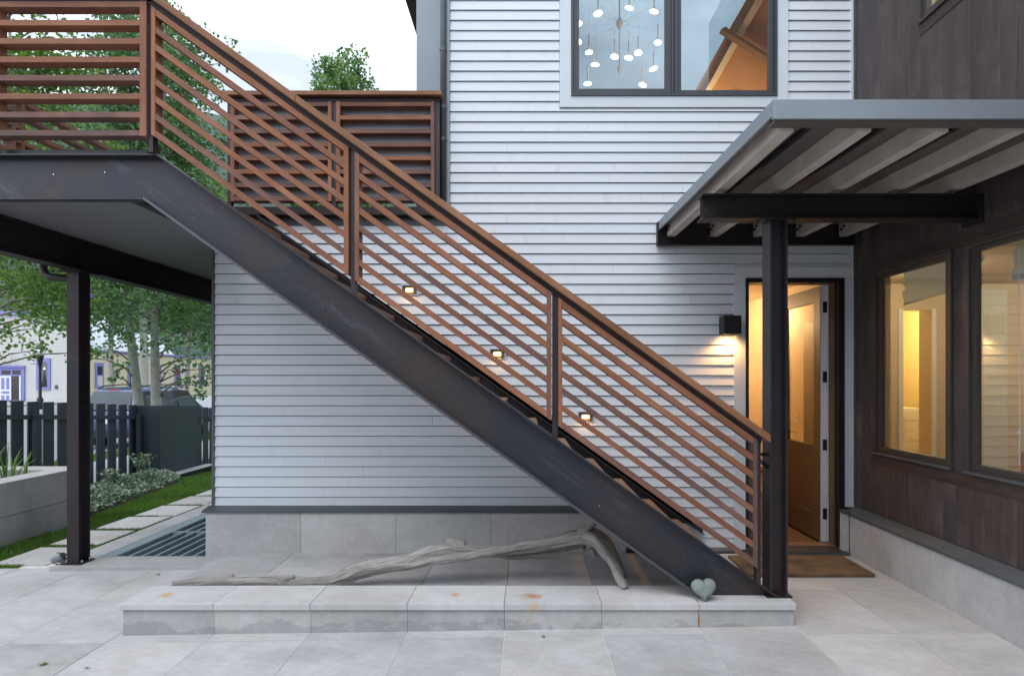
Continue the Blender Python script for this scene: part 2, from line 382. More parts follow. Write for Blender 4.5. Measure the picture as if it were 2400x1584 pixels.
M['chrome'] = paint('chrome', (.6, .6, .62), .2, .02, 3, 1)
t = NT('shade cloth'); d_ = t.n('ShaderNodeBsdfDiffuse'); tl_ = t.n('ShaderNodeBsdfTranslucent'); mx_ = t.n('ShaderNodeMixShader'); mx_.inputs[0].default_value = .7
c_ = t.ramp(t.noise(t.pos(), 5, 4), [(.3, (.62, .70, .66)), (.7, (.74, .80, .76))]); t.l(c_, d_.inputs[0]); t.l(c_, tl_.inputs[0]); t.l(d_.outputs[0], mx_.inputs[1]); t.l(tl_.outputs[0], mx_.inputs[2]); t.l(mx_.outputs[0], t.o.inputs[0]); M['shade_cloth'] = t.m
M['panel'] = paint('grey steel panel', (.30, .325, .36), .5, .1, 3, .2)
M['flower'] = paint('purple petals', (.35, .10, .65), .6)
M['red'] = paint('red upholstery', (.55, .07, .05), .6)
M['warm_emit'] = emit_mat('lit step light lens', (1, .50, .16), 2.4)
M['lamp_emit'] = emit_mat('lit wall lamp lens', (1, .58, .22), 4)
M['pend_emit'] = emit_mat('lit pendant', (1, .93, .82), 2)
M['cord'] = paint('blue grey veiled cord', (.48, .56, .60), .6)  # paled so the veil of window reflection sits in the cord colour

# ================================================================== GROUND AND SETTING
def gz(x, y=5):
    z = 0 if x > 1.85 else -.0144*(1.85-x)
    if x < -4.5 and y > 7: z -= .028*(y-7)*min(1, (-4.5-x)/1.5) if y < 14 else .028*7
    return z
structure(box('ground', M['ground'], None, -700, 700, -60, 900, -1.2, -.45))
bed = MB()
xs = [-8, 1.85, 12]
for i in range(2):
    a, b = xs[i], xs[i+1]
    za, zb = gz(a)-.003, gz(b)-.003
    bed.add([(a, -6, za), (b, -6, zb), (b, 5.78, zb), (a, 5.78, za), (a, -6, -.4), (b, -6, -.4), (b, 5.78, -.4), (a, 5.78, -.4)],
            [(0, 1, 2, 3), (7, 6, 5, 4), (0, 4, 5, 1), (1, 5, 6, 2), (2, 6, 7, 3), (3, 7, 4, 0)])
structure(bed.build('patio_bed', M['sand']))
patio = struct_empty('patio')
JX = [1.857-.669*i for i in range(0, 13)][::-1] + [1.857+.669, 3.125]
JX = sorted(set(round(x, 3) for x in JX))
rows = [-1.7, -.9, -.1, .71, 1.52, 2.33, 3.14, 3.95, 4.76, 5.60]
for i in range(len(JX)-1):
    for j in range(len(rows)-1):
        x0, x1, y0, y1 = JX[i]+.003, JX[i+1]-.003, rows[j]+.003, rows[j+1]-.003
        if x0 > -2.9 and x1 < 1.9 and y0 > 4.7: continue
        if x0 > 1.8 and y1 > 5.5: y1 = 5.72
        if j == len(rows)-2 and -4.6 < x0 < -2.7: y1 = 5.495
        q = rnd.uniform(-.0012, .0012)
        z0, z1 = gz(x0)+q, gz(x1)+q
        b = MB().add([(x0, y0, z0-.03), (x1, y0, z1-.03), (x1, y1, z1-.03), (x0, y1, z0-.03), (x0, y0, z0), (x1, y0, z1), (x1, y1, z1), (x0, y1, z0)],
              [(0, 3, 2, 1), (4, 5, 6, 7), (0, 1, 5, 4), (1, 2, 6, 5), (2, 3, 7, 6), (3, 0, 4, 7)])
        b.build('slab', M['stone'], patio)
# raised platform between bench and house
platform = struct_empty('platform')
PJ = [-2.90, -2.24, -1.546, -.855, -.16, .54, 1.21, 1.85]
for i in range(len(PJ)-1):
    box('slab', M['stone'], platform, PJ[i]+(.002 if i else 0), PJ[i+1]-.002, 4.41, 5.69, -.06, .025+rnd.uniform(-.001, .001))
# threshold paving beside the platform
kerb = struct_empty('kerb_slab')
box('slab', M['stone'], kerb, -4.46, -2.92, 5.50, 5.83, -.2, -.052)
box('slab', M['stone'], kerb, -4.50, -4.235, 5.833, 9.6, -.3, -.056)

# left side: lawn, stepping stones, gravel
NXg = 14; NYg = 30
lawn = MB(); vs_ = []; fs = []
for j in range(NYg+1):
    for i in range(NXg+1):
        x = -7.85+(7.85-4.5)*i/NXg; y = 5.6+(20-5.6)*j/NYg
        vs_.append((x, y, gz(x, y)-.018+.012*noise.noise(Vector((x*2, y*2, 0)))))
for j in range(NYg):
    for i in range(NXg):
        a = j*(NXg+1)+i; fs.append((a, a+1, a+NXg+2, a+NXg+1))
structure(lawn.add(vs_, fs).build('lawn', M['lawn'], smooth=True, normals=False))
structure(box('side_lawn', M['lawn'], None, -4.5, -3.1, 9.6, 20, -.35, -.11))
path = struct_empty('stepping_path')
yy = 5.68
STONES = []
while yy < 14:
    z = gz(-4.9, yy)-.003
    box('stepping_stone', M['stone'], path, -5.17+rnd.uniform(-.01, .01), -4.63+rnd.uniform(-.01, .01), yy, yy+.60, z-.06, z+.012)
    STONES.append((yy, yy+.60)); yy += .70
# grass blades
def blades(name, n, region, skip, h0, h1, mat):
    b = MB(); rr = random.Random(3); k = 0
    while k < n:
        x, y = region(rr)
        if skip(x, y): continue
        k += 1
        z = gz(x, y)-.02; h = rr.uniform(h0, h1); a = rr.uniform(0, 6.28); wd = .004+.004*rr.random()
        lx, ly = rr.uniform(-.5, .5)*h, rr.uniform(-.5, .5)*h
        b.v += [(x-wd*math.cos(a), y-wd*math.sin(a), z), (x+wd*math.cos(a), y+wd*math.sin(a), z), (x+lx, y+ly, z+h)]
        m = len(b.v); b.f.append((m-3, m-2, m-1))
    return b.build(name, mat, None, normals=False)
def reg(rr):
    y = 5.62+8.5*rr.random()**1.5; return rr.uniform(-5.72, -4.5), y
def skp(x, y):
    if y > 8.0: return False
    if -5.20 < x < -4.60 and any(a-.01 < y < b_+.01 for a, b_ in STONES): return True
    return False
def skp2(x, y):
    if -5.20 < x < -4.60 and any(a-.01 < y < b_+.01 for a, b_ in STONES): return True
    return noise.noise(Vector((x*1.2, y*1.2, 4))) > .42
g = blades('grass', 55000, reg, skp2, .025, .055, M['blade']); stuff(g, 'short green lawn grass around the stepping stones', 'grass')
def reg2(rr):
    return rr.uniform(-7.4, -5.7), 7.6+7.4*rr.random()**1.2
g = blades('grass', 42000, reg2, lambda x, y: y < 11.3 and x < -6.45-.22*(y-8.3)+.55, .03, .06, M['blade']); stuff(g, 'lawn grass spreading towards the charcoal fence', 'grass')

# street beyond the fence
structure(box('pavement', M['sidewalk'], None, -10.3, -7.86, -20, 120, -.6, -.26))
structure(box('verge', M['lawn'], None, -11.2, -10.32, -20, 120, -.6, -.25))
structure(box('road', M['asphalt'], None, -60, -11.22, -20, 39, -.9, -.32))
structure(box('far_road', M['asphalt'], None, -38, -11.22, 39.02, 120, -.9, -.324))
structure(box('far_pavement', M['sidewalk'], None, -60, -38.02, 39.25, 49.9, -.9, -.2))
structure(box('kerb', M['yellow'], None, -60, -38.02, 39.02, 39.24, -.9, -.18))
vg = MB(); rr = random.Random(5)
for _ in range(6000):
    x = rr.uniform(-11.15, -10.35); y = rr.uniform(11, 24); h = rr.uniform(.04, .09)
    vg.v += [(x-.01, y, -.25), (x+.01, y+.005, -.25), (x+rr.uniform(-.03, .03), y, -.25+h)]; m = len(vg.v); vg.f.append((m-3, m-2, m-1))
stuff(vg.build('grass', M['blade'], normals=False), 'strip of grass between pavement and road', 'grass')

# hill behind the town
hb = MB(); vs_ = []; fs = []; NXh, NYh = 60, 16
for j in range(NYh+1):
    for i in range(NXh+1):
        x = -520+1040*i/NXh; y = 180+200*j/NYh
        h = 150*math.sin(min(1, j/NYh*1.25)*math.pi/2)**1.2*(1+.16*noise.noise(Vector((x*.006, y*.01, 1)))) - .16*abs(x+180)**1.0*.25
        vs_.append((x, y, -1+h+6*noise.noise(Vector((x*.03, y*.03, 2)))*(j/NYh)))
for j in range(NYh):
    for i in range(NXh):
        a = j*(NXh+1)+i; fs.append((a, a+1, a+NXh+2, a+NXh+1))
structure(hb.add(vs_, fs).build('hill', M['hill'], smooth=True, normals=False))

# ================================================================== HOUSE (pale clapboard)
house = thing('house', 'pale blue grey clapboard house with stone plinth and lit doorway', 'house')
KW = 238; YW = PY(KW)      # front face of the siding
XL, XR, XT = -3.067, 3.218, PX(1055, KW)
UP0, UP1, UPZ = PX(1311.7, KW), PX(1845.4, KW), PZ(253, KW)       # upper window casing
DC0, DC1, DCZ = PX(1720.4, KW), XR, PZ(626, KW)                   # door casing
ZT = 7.6
# wall body
def wallbox(*a): return a
body = MB()
for a in [(XL+.02, .95, YW+.02, YW+.13, -.2, .44), (XL+.02, DC0+.02, YW+.021, YW+.131, .44, 3.31), (.95, DC0+.02, YW+.022, YW+.132, .0, .44),
          (DC0, XR+.1, YW+.02, YW+.13, 2.66, 4.38), (XT+.02, DC0, YW+.02, YW+.13, 3.31, 4.38),
          (XT+.02, UP0+.08, YW+.02, YW+.13, 4.38, ZT), (UP1-.08, XR+.1, YW+.02, YW+.13, 4.38, ZT), (UP0+.08, UP1-.08, YW+.02, YW+.13, 7.25, ZT),
          (XL+.02, XL+.12, YW+.13, 10.5, -.3, 3.25), (XT+.02, XT+.12, YW+.13, 10.5, 3.25, ZT), (XL+.12, XR+3, 10.4, 10.5, -.3, 3.9)]:
    body.box(*a)
body.build('wall_core', M['backing'], house)
# clapboards
REV = 23.73/KW; Z0 = PZ(1187.1, KW)
def board(x0, x1, z0, z1):
    """one lap board; its foot stands proud and the dark open joint above stands in for the lap shadow"""
    zt = min(z1, z0+REV-.0078) if z1-z0 > REV*.5 else z1-.004
    y0 = YW-.009; y1 = YW+.004
    MB().prism([(y0, z0), (y0+.001, z0+.002), (y1, zt), (YW+.02, zt), (YW+.02, z0)], x0, x1, 'x').build('clapboard', M['siding'], house)
k = -5
while True:
    z0 = Z0+k*REV; z1 = z0+REV; k += 1
    if z0 > 6.9: break
    if k-1 < 0: ints = [(.955, DC0-.003)] ; 
    elif z1 <= 3.325: ints = [(XL, XR)]
    else: ints = [(XT, XR)]
    if k-1 < 0 and z0 < .03:
        if z1 < .05: continue
    segs = []
    for a, b in ints:
        pcs = [(a, b, z0, z1)]
        for (ox0, ox1, oz0, oz1) in ((UP0-.002, UP1+.002, UPZ-.002, 99), (DC0-.002, DC1+.1, -9, DCZ+.002)):
            npc = []
            for (p, q, c, d) in pcs:
                if q <= ox0 or p >= ox1 or d <= oz0 or c >= oz1: npc.append((p, q, c, d)); continue
                if p < ox0: npc.append((p, ox0, c, d))
                if q > ox1: npc.append((ox1, q, c, d))
                if c < oz0: npc.append((max(p, ox0), min(q, ox1), c, oz0))
                if d > oz1: npc.append((max(p, ox0), min(q, ox1), oz1, d))
            pcs = npc
        segs += pcs
    for (a, b, c, d) in segs:
        if b-a < .02 or d-c < .012: continue
        if b-a > 3.2 and rnd.random() < .55:
            m_ = rnd.uniform(a+1, b-1); board(a, m_-.0008, c, d); board(m_+.0008, b, c, d)
        else: board(a, b, c, d)
# trims
box('corner_trim', M['zinc_dark'], house, XL-.028, XL-.002, YW-.012, YW+.13, .45, 3.30)
box('corner_trim', M['zinc'], house, PX(1046, KW), XT-.002, YW-.02, YW+.13, 3.32, ZT)
box('corner_trim', M['trim'], house, XR-.030, XR-.001, YW-.014, YW+.02, DCZ+.004, 6.9)
# stone plinth
plf = PY(243)
pj = [PX(482, 243), PX(705.1, 243), PX(927.8, 243), PX(1150.5, 243), PX(1333.9, 243), .96]
for i in range(5):
    box('plinth_stone', M['plinth'], house, pj[i]+(.0015 if i else 0), pj[i+1]-.0015, plf, YW+.02, -.25, .432+rnd.uniform(-.001, .001))
MB().prism([(plf-.022, .418), (plf-.022, .434), (YW-.006, .462), (YW-.006, .437), (plf-.002, .434), (plf-.002, .418)], pj[0]-.03, .965, 'x').build('flashing', M['zinc_dark'], house)
# left return of the plinth
box('plinth_stone', M['plinth'], house, pj[0], XL+.02, YW+.022, 10.4, -.3, .432)
# sill flashing beside the door
MB().prism([(YW-.05, .012), (YW-.05, .028), (YW-.012, .052), (YW+.01, .052), (YW+.01, .012)], .97, DC0+.03, 'x').build('flashing', M['zinc_dark'], house)
# deck parapet beam over the low wall
# grey pilaster and eave of the set-back part
box('pilaster', M['zinc'], house, PX(976, 226), PX(1036, 226), PY(226), PY(226)+.35, 3.3, 7.5)
box('eave', M['frame_brown'], house, -1.36, -.80, 6.55, 9.4, 5.95, 6.12)
# downpipe
b = MB(); xp = PX(1038.5, 240)
b.tube([(xp, 5.76, 7.4), (xp, 5.76, PZ(482, 240))], .031, 12)
dp = b.build('downpipe', M['zinc_dark'], house, smooth=True)
for zz in (PZ(255, 240), PZ(330, 240), PZ(120, 240)):
    MB().tube([(xp, 5.76, zz), (xp, 5.76, zz+.03)], .036, 12).build('pipe_strap', M['zinc_dark'], dp)

# ---- upper window
F = house
box('window_casing', M['trim'], F, UP0, PX(1338, KW), YW-.018, YW+.02, UPZ, 7.3)
box('window_casing', M['trim'], F, PX(1820.3, KW), UP1, YW-.018, YW+.02, UPZ, 7.3)
box('window_casing', M['trim'], F, PX(1338.2, KW), PX(1820.1, KW), YW-.0165, YW+.02, UPZ, PZ(227.5, KW))
wx0, wx1, wzb = PX(1338, KW), PX(1820, KW), PZ(227.3, KW)
wf = MB()
wf.box(wx0, wx0+.022, YW-.028, YW+.10, wzb, 7.2); wf.box(wx1-.022, wx1, YW-.028, YW+.10, wzb, 7.2); wf.box(wx0+.022, wx1-.022, YW-.030, YW+.10, wzb, wzb+.018)
wfo = wf.build('window_frame', M['frame'], F)
def sash(x0, x1, z0, z1, y, parent, mat, wd=.055, glass=M['glass_up']):
    q = MB()
    q.prism([(x0, z0), (x1, z0), (x1-wd, z0+wd), (x0+wd, z0+wd)], y, y+.045); q.prism([(x0, z1), (x0, z0), (x0+wd, z0+wd), (x0+wd, z1-wd)], y, y+.045)
    q.prism([(x1, z0), (x1, z1), (x1-wd, z1-wd), (x1-wd, z0+wd)], y, y+.045); q.prism([(x1, z1), (x0, z1), (x0+wd, z1-wd), (x1-wd, z1-wd)], y, y+.045)
    q.build('sash', mat, parent)
    MB().box(x0+wd-.005, x1-wd+.005, y+.02, y+.024, z0+wd-.005, z1-wd+.005).build('pane', glass, parent)
sash(wx0+.026, PX(1572, KW), wzb+.022, 7.19, YW-.004, wfo, M['frame'])
sash(PX(1586, KW), wx1-.026, wzb+.022, 7.19, YW+.006, wfo, M['frame'], .046)
MB().box(PX(1572.6, KW), PX(1577.5, KW), YW-.022, YW+.1, wzb+.019, 7.2).box(PX(1579.5, KW), PX(1585.4, KW), YW-.026, YW+.1, wzb+.019, 7.2).build('mullion', M['frame'], wfo)

# ---- upper room behind it
room = thing('upper_room', 'amber boarded upper room with tall rear glazing seen through the upper window', 'room')
q = MB()
q.box(.10, .16, YW+.14, 10.3, 3.9, 9.2); q.box(5.4, 5.46, YW+.14, 10.3, 3.9, 9.2); q.box(3.19, 5.4, YW+.14, YW+.2, 3.9, 7.6); q.box(.17, 5.39, YW+.14, 10.3, 3.92, 3.98)
q.prism([(YW+.14, 7.62), (10.3, 9.3), (10.3, 9.36), (YW+.14, 7.68)], .1, 5.46, 'x')
q.build('walls', M['wall_orange'], room)
rk = MB().prism([(1.55, 4.28), (2.19, 5.43), (2.84, 6.60), (3.90, 8.25), (5.39, 8.25), (5.39, 4.0), (1.45, 4.0)], 7.6, 8.2)
rk.build('raking_wall', M['wall_orange'], room)
MB().prism([(2.02, 4.9), (2.26, 5.34), (2.98, 6.64), (3.60, 7.75), (3.72, 7.75), (2.36, 5.38), (2.16, 4.9)], 7.50, 7.598).build('beam', M['wall_warm'], room)
MB().prism([(2.50, 6.13), (3.61, 5.41), (3.61, 5.38), (2.45, 6.10)], 7.40, 7.497).build('beam', M['door_wood'], room)
MB().prism([(2.45, 4.8), (2.62, 5.25), (3.60, 4.74), (3.60, 4.2)], 7.44, 7.499).build('panel', M['wall_orange'], room)
box('rear_pane', M['rear_glass'], room, .17, 5.39, 10.28, 10.285, 3.99, 9.25)
pl = bpy.data.lights.new('room_lamp', 'POINT'); pl.energy = 42; pl.color = (1, .68, .36); pl.shadow_soft_size = .15
o = bpy.data.objects.new('room_lamp', pl); COL.objects.link(o); o.location = (2.5, 6.9, 4.6); o.parent = room

# chandelier
ch = thing('chandelier', 'many armed chandelier with glowing disc pendants behind the upper window', 'chandelier')
KC = 178; YC = PY(KC)
cx_, cz_ = PX(1452, KC), PZ(56, KC)
MB().lathe([(.01, cz_+1.6), (.01, cz_+.08), (.03, cz_+.05), (.045, cz_), (.03, cz_-.05), (.01, cz_-.08), (.01, cz_-.55), (.03, cz_-.6), (.01, cz_-.66)], cx_, YC).build('hub', M['cord'], ch, True)
for (px, py, rr_) in [(790, 130, 11), (1077, 78, 11), (1305, 112, 11), (610, 224, 10), (606, 388, 10), (707, 487, 10), (763, 600, 11), (942, 527, 10), (1072, 536, 11), (1160, 490, 10), (1340, 397, 10), (1300, 637, 11), (695, 773, 10), (1200, 785, 10)]:
    k_ = KC+rnd.uniform(-12, 14)
    x = PX(1200+px/3.92, k_); z = PZ(py/3.92, k_); y = PY(k_)
    p_ = MB(); rs = rr_*.9/k_
    p_.lathe([(rs*.9, z+.012), (rs, z+.004), (rs*.98, z-.004), (rs*.6, z-.010)], x, y, 18)
    ta, tb = rnd.uniform(-.3, .3), rnd.uniform(-.15, .25)
    p_.v = [(vx, vy, vz+(vx-x)*ta+(vy-y)*tb) for vx, vy, vz in p_.v]
    po = p_.build('pendant', M['pend_emit'], ch, True)
    MB().tube([(x, y, z+.02), (x, y, z+.10), (x, y, z+.22)], [.015, .008, .012], 8).tube([(x, y, z+.22), (x, y, z+.5), (cx_, YC, cz_+.0)], .0016, 5).build('stem', M['cord'], po)

# ---- doorway
hd = house
box('door_casing', M['trim'], hd, DC0, PX(1746, KW), YW-.016, YW+.02, .03, DCZ)
box('door_casing', M['trim'], hd, PX(1746.3, KW), XR-.001, YW-.0155, YW+.02, PZ(652.5, KW), DCZ)
box('door_casing', M['trim'], hd, PX(1976.5, KW), XR-.001, YW-.0165, YW+.02, .45, PZ(653, KW))
dfr = MB()
dx0, dx1, dzt = PX(1746, KW), PX(1976, KW), PZ(652.5, KW)
dfr.box(dx0, dx0+.028, YW-.030, YW+.14, .06, dzt); dfr.box(dx1-.058, dx1, YW-.030, YW+.14, .06, dzt); dfr.box(dx0+.028, dx1-.058, YW-.029, YW+.14, dzt-.045, dzt)
dfo = dfr.build('door_frame', M['black'], hd)
box('weatherstrip', M['door_white'], dfo, 3.028, 3.040, YW+.13, YW+.145, .07, dzt-.05)
box('jamb', M['door_wood'], dfo, dx1-.076, dx1-.0585, YW+.04, YW+.16, .06, dzt-.045)
# sill
box('door_sill', M['zinc_dark'], hd, dx0-.0, dx1, YW-.13, YW+.02, .0, .030)
MB().prism([(YW-.125, .0305), (YW-.125, .034), (YW+.02, .052), (YW+.02, .0305)], dx0, dx1-.02, 'x').build('door_sill', M['frame_brown'], hd)
box('threshold', M['tread'], hd, dx0+.028, dx1-.059, YW+.022, YW+.14, .02, .062)
# hall inside
hall = thing('hallway', 'warm lit hallway behind the open front door', 'room')
q = MB()
q.box(2.02, 2.08, YW+.145, 9.6, .0, 2.9); q.box(3.46, 3.50, YW+.145, 9.6, .0, 2.9); q.box(2.02, 3.5, 9.6, 9.66, 0, 2.9); q.box(2.02, 3.5, YW+.145, 9.66, 2.9, 2.94)
q.box(3.215, 3.50, YW+.145, YW+.20, 0, 2.9)
q.build('walls', M['wall_warm'], hall)
box('floor', M['floor_wood'], hall, 2.02, 3.5, YW+.145, 9.6, -.02, .04)
box('skirting', M['white'], hall, 2.081, 2.10, YW+.15, 9.59, .041, .17)
box('rug', M['red'], hall, 2.2, 2.9, 7.3, 9.0, .0405, .052)
def lamp(name, kind, loc, e, c, size, parent=None, rot=None, spread=None):
    d = bpy.data.lights.new(name, kind); d.energy = e; d.color = c
    if kind == 'POINT': d.shadow_soft_size = size
    if kind == 'AREA': d.size = size
    if kind == 'SPOT': d.shadow_soft_size = size; d.spot_size = spread; d.spot_blend = .8
    o = bpy.data.objects.new(name, d); COL.objects.link(o); o.location = loc
    if rot: o.rotation_euler = rot
    if parent: o.parent = parent
    return o
lamp('hall_lamp', 'POINT', (2.4, 8.7, 2.6), 22, (1, .68, .37), .12, hall)
# furnishings of the hall, plus a wardrobe added as a dark door-glass reflection
wd = thing('reflection_wardrobe', 'dark tall wardrobe added to give the dark reflection in the open door glass', 'wardrobe')
box('carcass', M['black'], wd, 3.22, 3.45, 6.18, 6.82, .05, 2.35)
box('wardrobe_door', M['door_wood'], wd, 3.20, 3.219, 6.20, 6.49, .10, 2.32); box('wardrobe_door', M['door_wood'], wd, 3.20, 3.219, 6.51, 6.80, .10, 2.32)
kb = thing('hall_basket', 'dark wicker basket standing inside the open front door at left', 'basket')
MB().lathe([(.10, .06), (.16, .20), (.15, .36), (.155, .38)], 2.62, 7.1, 14).build('basket', M['door_wood'], kb, True)
MB().tube([(2.62+.15*math.cos(a_), 7.1, .38+.16*math.sin(a_)) for a_ in [math.pi*k_/8 for k_ in range(9)]], .012, 6).build('handle', M['black'], kb, True)
sw = thing('light_switch', 'white light switch plate on the hallway wall', 'light switch')
box('plate', M['white'], sw, 3.452, 3.4595, 7.5, 7.58, 1.15, 1.27)
box('switch_key', M['wall_pale'], sw, 3.448, 3.4515, 7.53, 7.55, 1.19, 1.23)
# open door leaf, hinged on the right jamb and swung in by ninety degrees
door = MB()
LX0, LX1, LY0, LY1, LZ0, LZ1 = 2.965, 3.022, YW+.15, YW+1.07, .066, 2.645
st_ = .13
door.box(LX0, LX1, LY0, LY0+st_, LZ0, LZ1); door.box(LX0, LX1, LY1-st_, LY1, LZ0, LZ1)
door.box(LX0, LX1, LY0+st_, LY1-st_, LZ1-.15, LZ1); door.box(LX0, LX1, LY0+st_, LY1-st_, LZ0, LZ0+.26); door.box(LX0, LX1, LY0+st_, LY1-st_, .985, 1.02)
dl = door.build('door', M['door_wood'], hd)
box('door_panel', M['door_wood'], dl, LX0+.012, LX1-.012, LY0+st_, LY1-st_, LZ0+.26, .985)
box('pane', M['door_glass'], dl, LX0+.02, LX0+.026, LY0+st_, LY1-st_, 1.02, LZ1-.15)
box('door_edge', M['door_white'], dl, LX0+.004, LX1+.004, LY0-.004, LY0-.0005, LZ0, LZ1)
hy = LY1-.07
box('handle', M['black'], dl, LX0-.008, LX0-.001, hy-.02, hy+.02, .92, 1.18)
MB().tube([(LX0-.008, hy, 1.10), (LX0-.055, hy, 1.10), (LX0-.058, hy-.06, 1.105), (LX0-.055, hy-.125, 1.095)], .009, 8).build('lever', M['black'], dl, True)
for zz in (PZ(720, 232), PZ(883, 232), PZ(1042, 232), PZ(1203, 232)):
    hg = MB().box(2.990, 3.041, LY0-.012, LY0-.006, zz-.055, zz+.055).tube([(3.022, LY0-.014, zz-.055), (3.022, LY0-.014, zz+.055)], .008, 8)
    hg.build('hinge', M['black'], hd)

# ================================================================== BROWN ANNEX (right wing)
annex = thing('brown_annex', 'dark stained vertical board wing at right with two lit windows', 'house')
XB = 3.22
YB1 = YW+.0    # far end
YE = 1.2       # near end
W1 = (4.437, 5.425); W2 = (2.55, 4.287); WZ0, WZ1 = 1.025, 2.675; UWY = (3.9, 4.81); UWZ = 4.595
core = MB()
for a in [(XB+.02, XB+.06, YE, YB1-.0, -.3, WZ0), (XB+.0205, XB+.0605, YE, YB1, WZ1, UWZ), (XB+.02, XB+.06, W1[1], YB1, WZ0, WZ1), (XB+.02, XB+.06, W2[1], W1[0], WZ0, WZ1),
          (XB+.02, XB+.06, YE, W2[0], WZ0, WZ1), (XB+.02, XB+.06, UWY[1], YB1, UWZ, 8), (XB+.02, XB+.06, YE, UWY[0], UWZ, 8)]:
    core.box(*a)
core.build('wall_core', M['backing'], annex)
def plank(y0, y1, z0, z1, x=XB):
    x += rnd.uniform(-.0012, .0012)
    MB().prism([(x+.004, y0+.0015), (x, y0+.0045), (x, y1-.0045), (x+.004, y1-.0015), (x+.02, y1-.0015), (x+.02, y0+.0015)], z0, z1, 'z').build('plank', M['dark_boards'], annex)
yb = YB1-.012
while yb > YE+.2:
    y1, y0 = yb, yb-.137; yb -= .137; mid = (y0+y1)/2
    full = y0 > W1[1]+.085
    if full:
        plank(y0, y1, .466, 7.8)
    elif y1 > W1[1]+.085:
        plank(W1[1]+.085, y1, .466, 7.8)
        plank(y0, W1[1]+.085, .466, .910); plank(y0, W1[1]+.085, 2.80, 7.8)
    else:
        plank(y0, y1, .466, .910)
        if UWY[0]-.0 < mid < UWY[1]+.0: plank(y0, y1, 2.80, UWZ-.095)
        else: plank(y0, y1, 2.80, 7.8)
tr = M['dark_trim_y']
box('trim_board', tr, annex, XB-.006, XB+.02, YE, W1[1]+.083, .912, WZ0-.004)
box('trim_board', tr, annex, XB-.006, XB+.02, YE, W1[1]+.083, WZ1+.004, 2.798)
box('trim_board', M['dark_boards'], annex, XB-.006, XB+.02, W1[1]+.004, W1[1]+.083, WZ0-.002, WZ1+.002)
box('trim_board', M['dark_boards'], annex, XB-.006, XB+.02, W2[1]+.004, W1[0]-.004, WZ0-.002, WZ1+.002)
box('trim_board', tr, annex, XB-.006, XB+.02, UWY[0]-.05, UWY[1]+.004, UWZ-.093, UWZ-.004)
box('corner_board', M['dark_boards'], annex, XB-.008, XB+.01, YB1-.052, YB1-.014, .47, 7.8)
def awin(y0, y1, z0, z1, fr=.062):
    x0 = XB-.024
    q = MB(); q.box(x0, XB+.034, y0, y0+.03, z0, z1); q.box(x0, XB+.034, y1-.03, y1, z0, z1); q.box(x0+.0, XB+.034, y0+.03, y1-.03, z0, z0+.022); q.box(x0, XB+.034, y0+.03, y1-.03, z1-.03, z1)
    fo = q.build('window_frame', M['frame_brown'], annex)
    a, b_, c, d = y0+.031, y1-.031, z0+.023, z1-.031
    s_ = MB(); X0, X1 = XB-.006, XB+.03
    s_.prism([(a, c), (b_, c), (b_-fr*.8, c+fr*.7), (a+fr*.8, c+fr*.7)], X0, X1, 'x'); s_.prism([(a, d), (b_, d), (b_-fr*.8, d-fr*.5), (a+fr*.8, d-fr*.5)], X0, X1, 'x')
    s_.prism([(a, c), (a, d), (a+fr*.8, d-fr*.5), (a+fr*.8, c+fr*.7)], X0, X1, 'x'); s_.prism([(b_, c), (b_, d), (b_-fr*.8, d-fr*.5), (b_-fr*.8, c+fr*.7)], X0, X1, 'x')
    s_.build('sash', M['frame_brown'], fo)
    box('pane', M['glass'], fo, XB+.018, XB+.022, a+fr*.8-.004, b_-fr*.8+.004, c+fr*.7-.004, d-fr*.5+.004)
    return fo
awin(*W1, WZ0, WZ1); awin(*W2, WZ0, WZ1); awin(*UWY, UWZ, 6.6)
# sill nosings
for y0, y1 in (W1, W2):
    box('sill', M['zinc_dark'], annex, XB-.042, XB-.025, y0-.01, y1+.01, WZ0-.006, WZ0+.012)
    box('head_flashing', M['frame_brown'], annex, XB-.046, XB-.007, y0-.02, y1+.02, WZ1-.004, WZ1+.010)
# plinth
XP = 3.13
aj = [plf+.02, 5.05, 4.27, 3.49, 2.71, 1.93, 1.2]
for i in range(6):
    box('plinth_stone', M['plinth'], annex, XP, XB+.02, aj[i+1]+.0015, aj[i]-.0015, -.2, .405+rnd.uniform(-.001, .001))
box('plinth_stone', M['plinth'], annex, XP-.06, XP-.001, plf+.03, YW-.02, 0, .404)
MB().prism([(XP-.014, .388), (XP-.014, .410), (XB-.002, .462), (XB-.002, .436), (XP-.001, .4065), (XP-.001, .388)], YE, YW-.03, 'y').build('flashing', M['zinc_dark'], annex)
box('flashing', M['zinc_dark'], annex, XP-.07, XP-.015, plf-.0, YW-.021, .408, .432)

# rooms inside the annex
ar = thing('lit_room', 'warm lit room with a bright yellow inner doorway seen through the wing windows', 'room')
q = MB()
q.box(XB+.15, 9, 1.2, 1.26, .4, 3.0); q.box(8.94, 9, 1.26, 10.2, .4, 3.0); q.box(XB+.15, 9, 1.2, 10.2, 3.0, 3.06)
q.box(XB+.29, 5.11, 8.0, 8.1, .4, 3.0); q.box(5.50, 8.94, 8.0, 8.25, .4, 3.0); q.box(5.11, 5.50, 8.001, 8.099, 2.64, 3.0)
q.box(XB+.062, XB+.15, 5.45, 5.80, .42, 3.0); q.box(XB+.062, XB+.15, 1.2, 5.80, 2.74, 2.98); q.box(XB+.062, XB+.15, 1.2, 5.80, .42, .98)
q.build('walls', M['wall_warm'], ar)
box('floor', M['floor_wood'], ar, XB+.15, 9, 1.26, 10.2, .36, .42)
q = MB(); q.box(3.6, 7.2, 10.14, 10.2, .42, 3.0); q.box(6.4, 6.48, 8.26, 10.14, .42, 3.0)
q.build('inner_walls', M['wall_yellow'], ar)
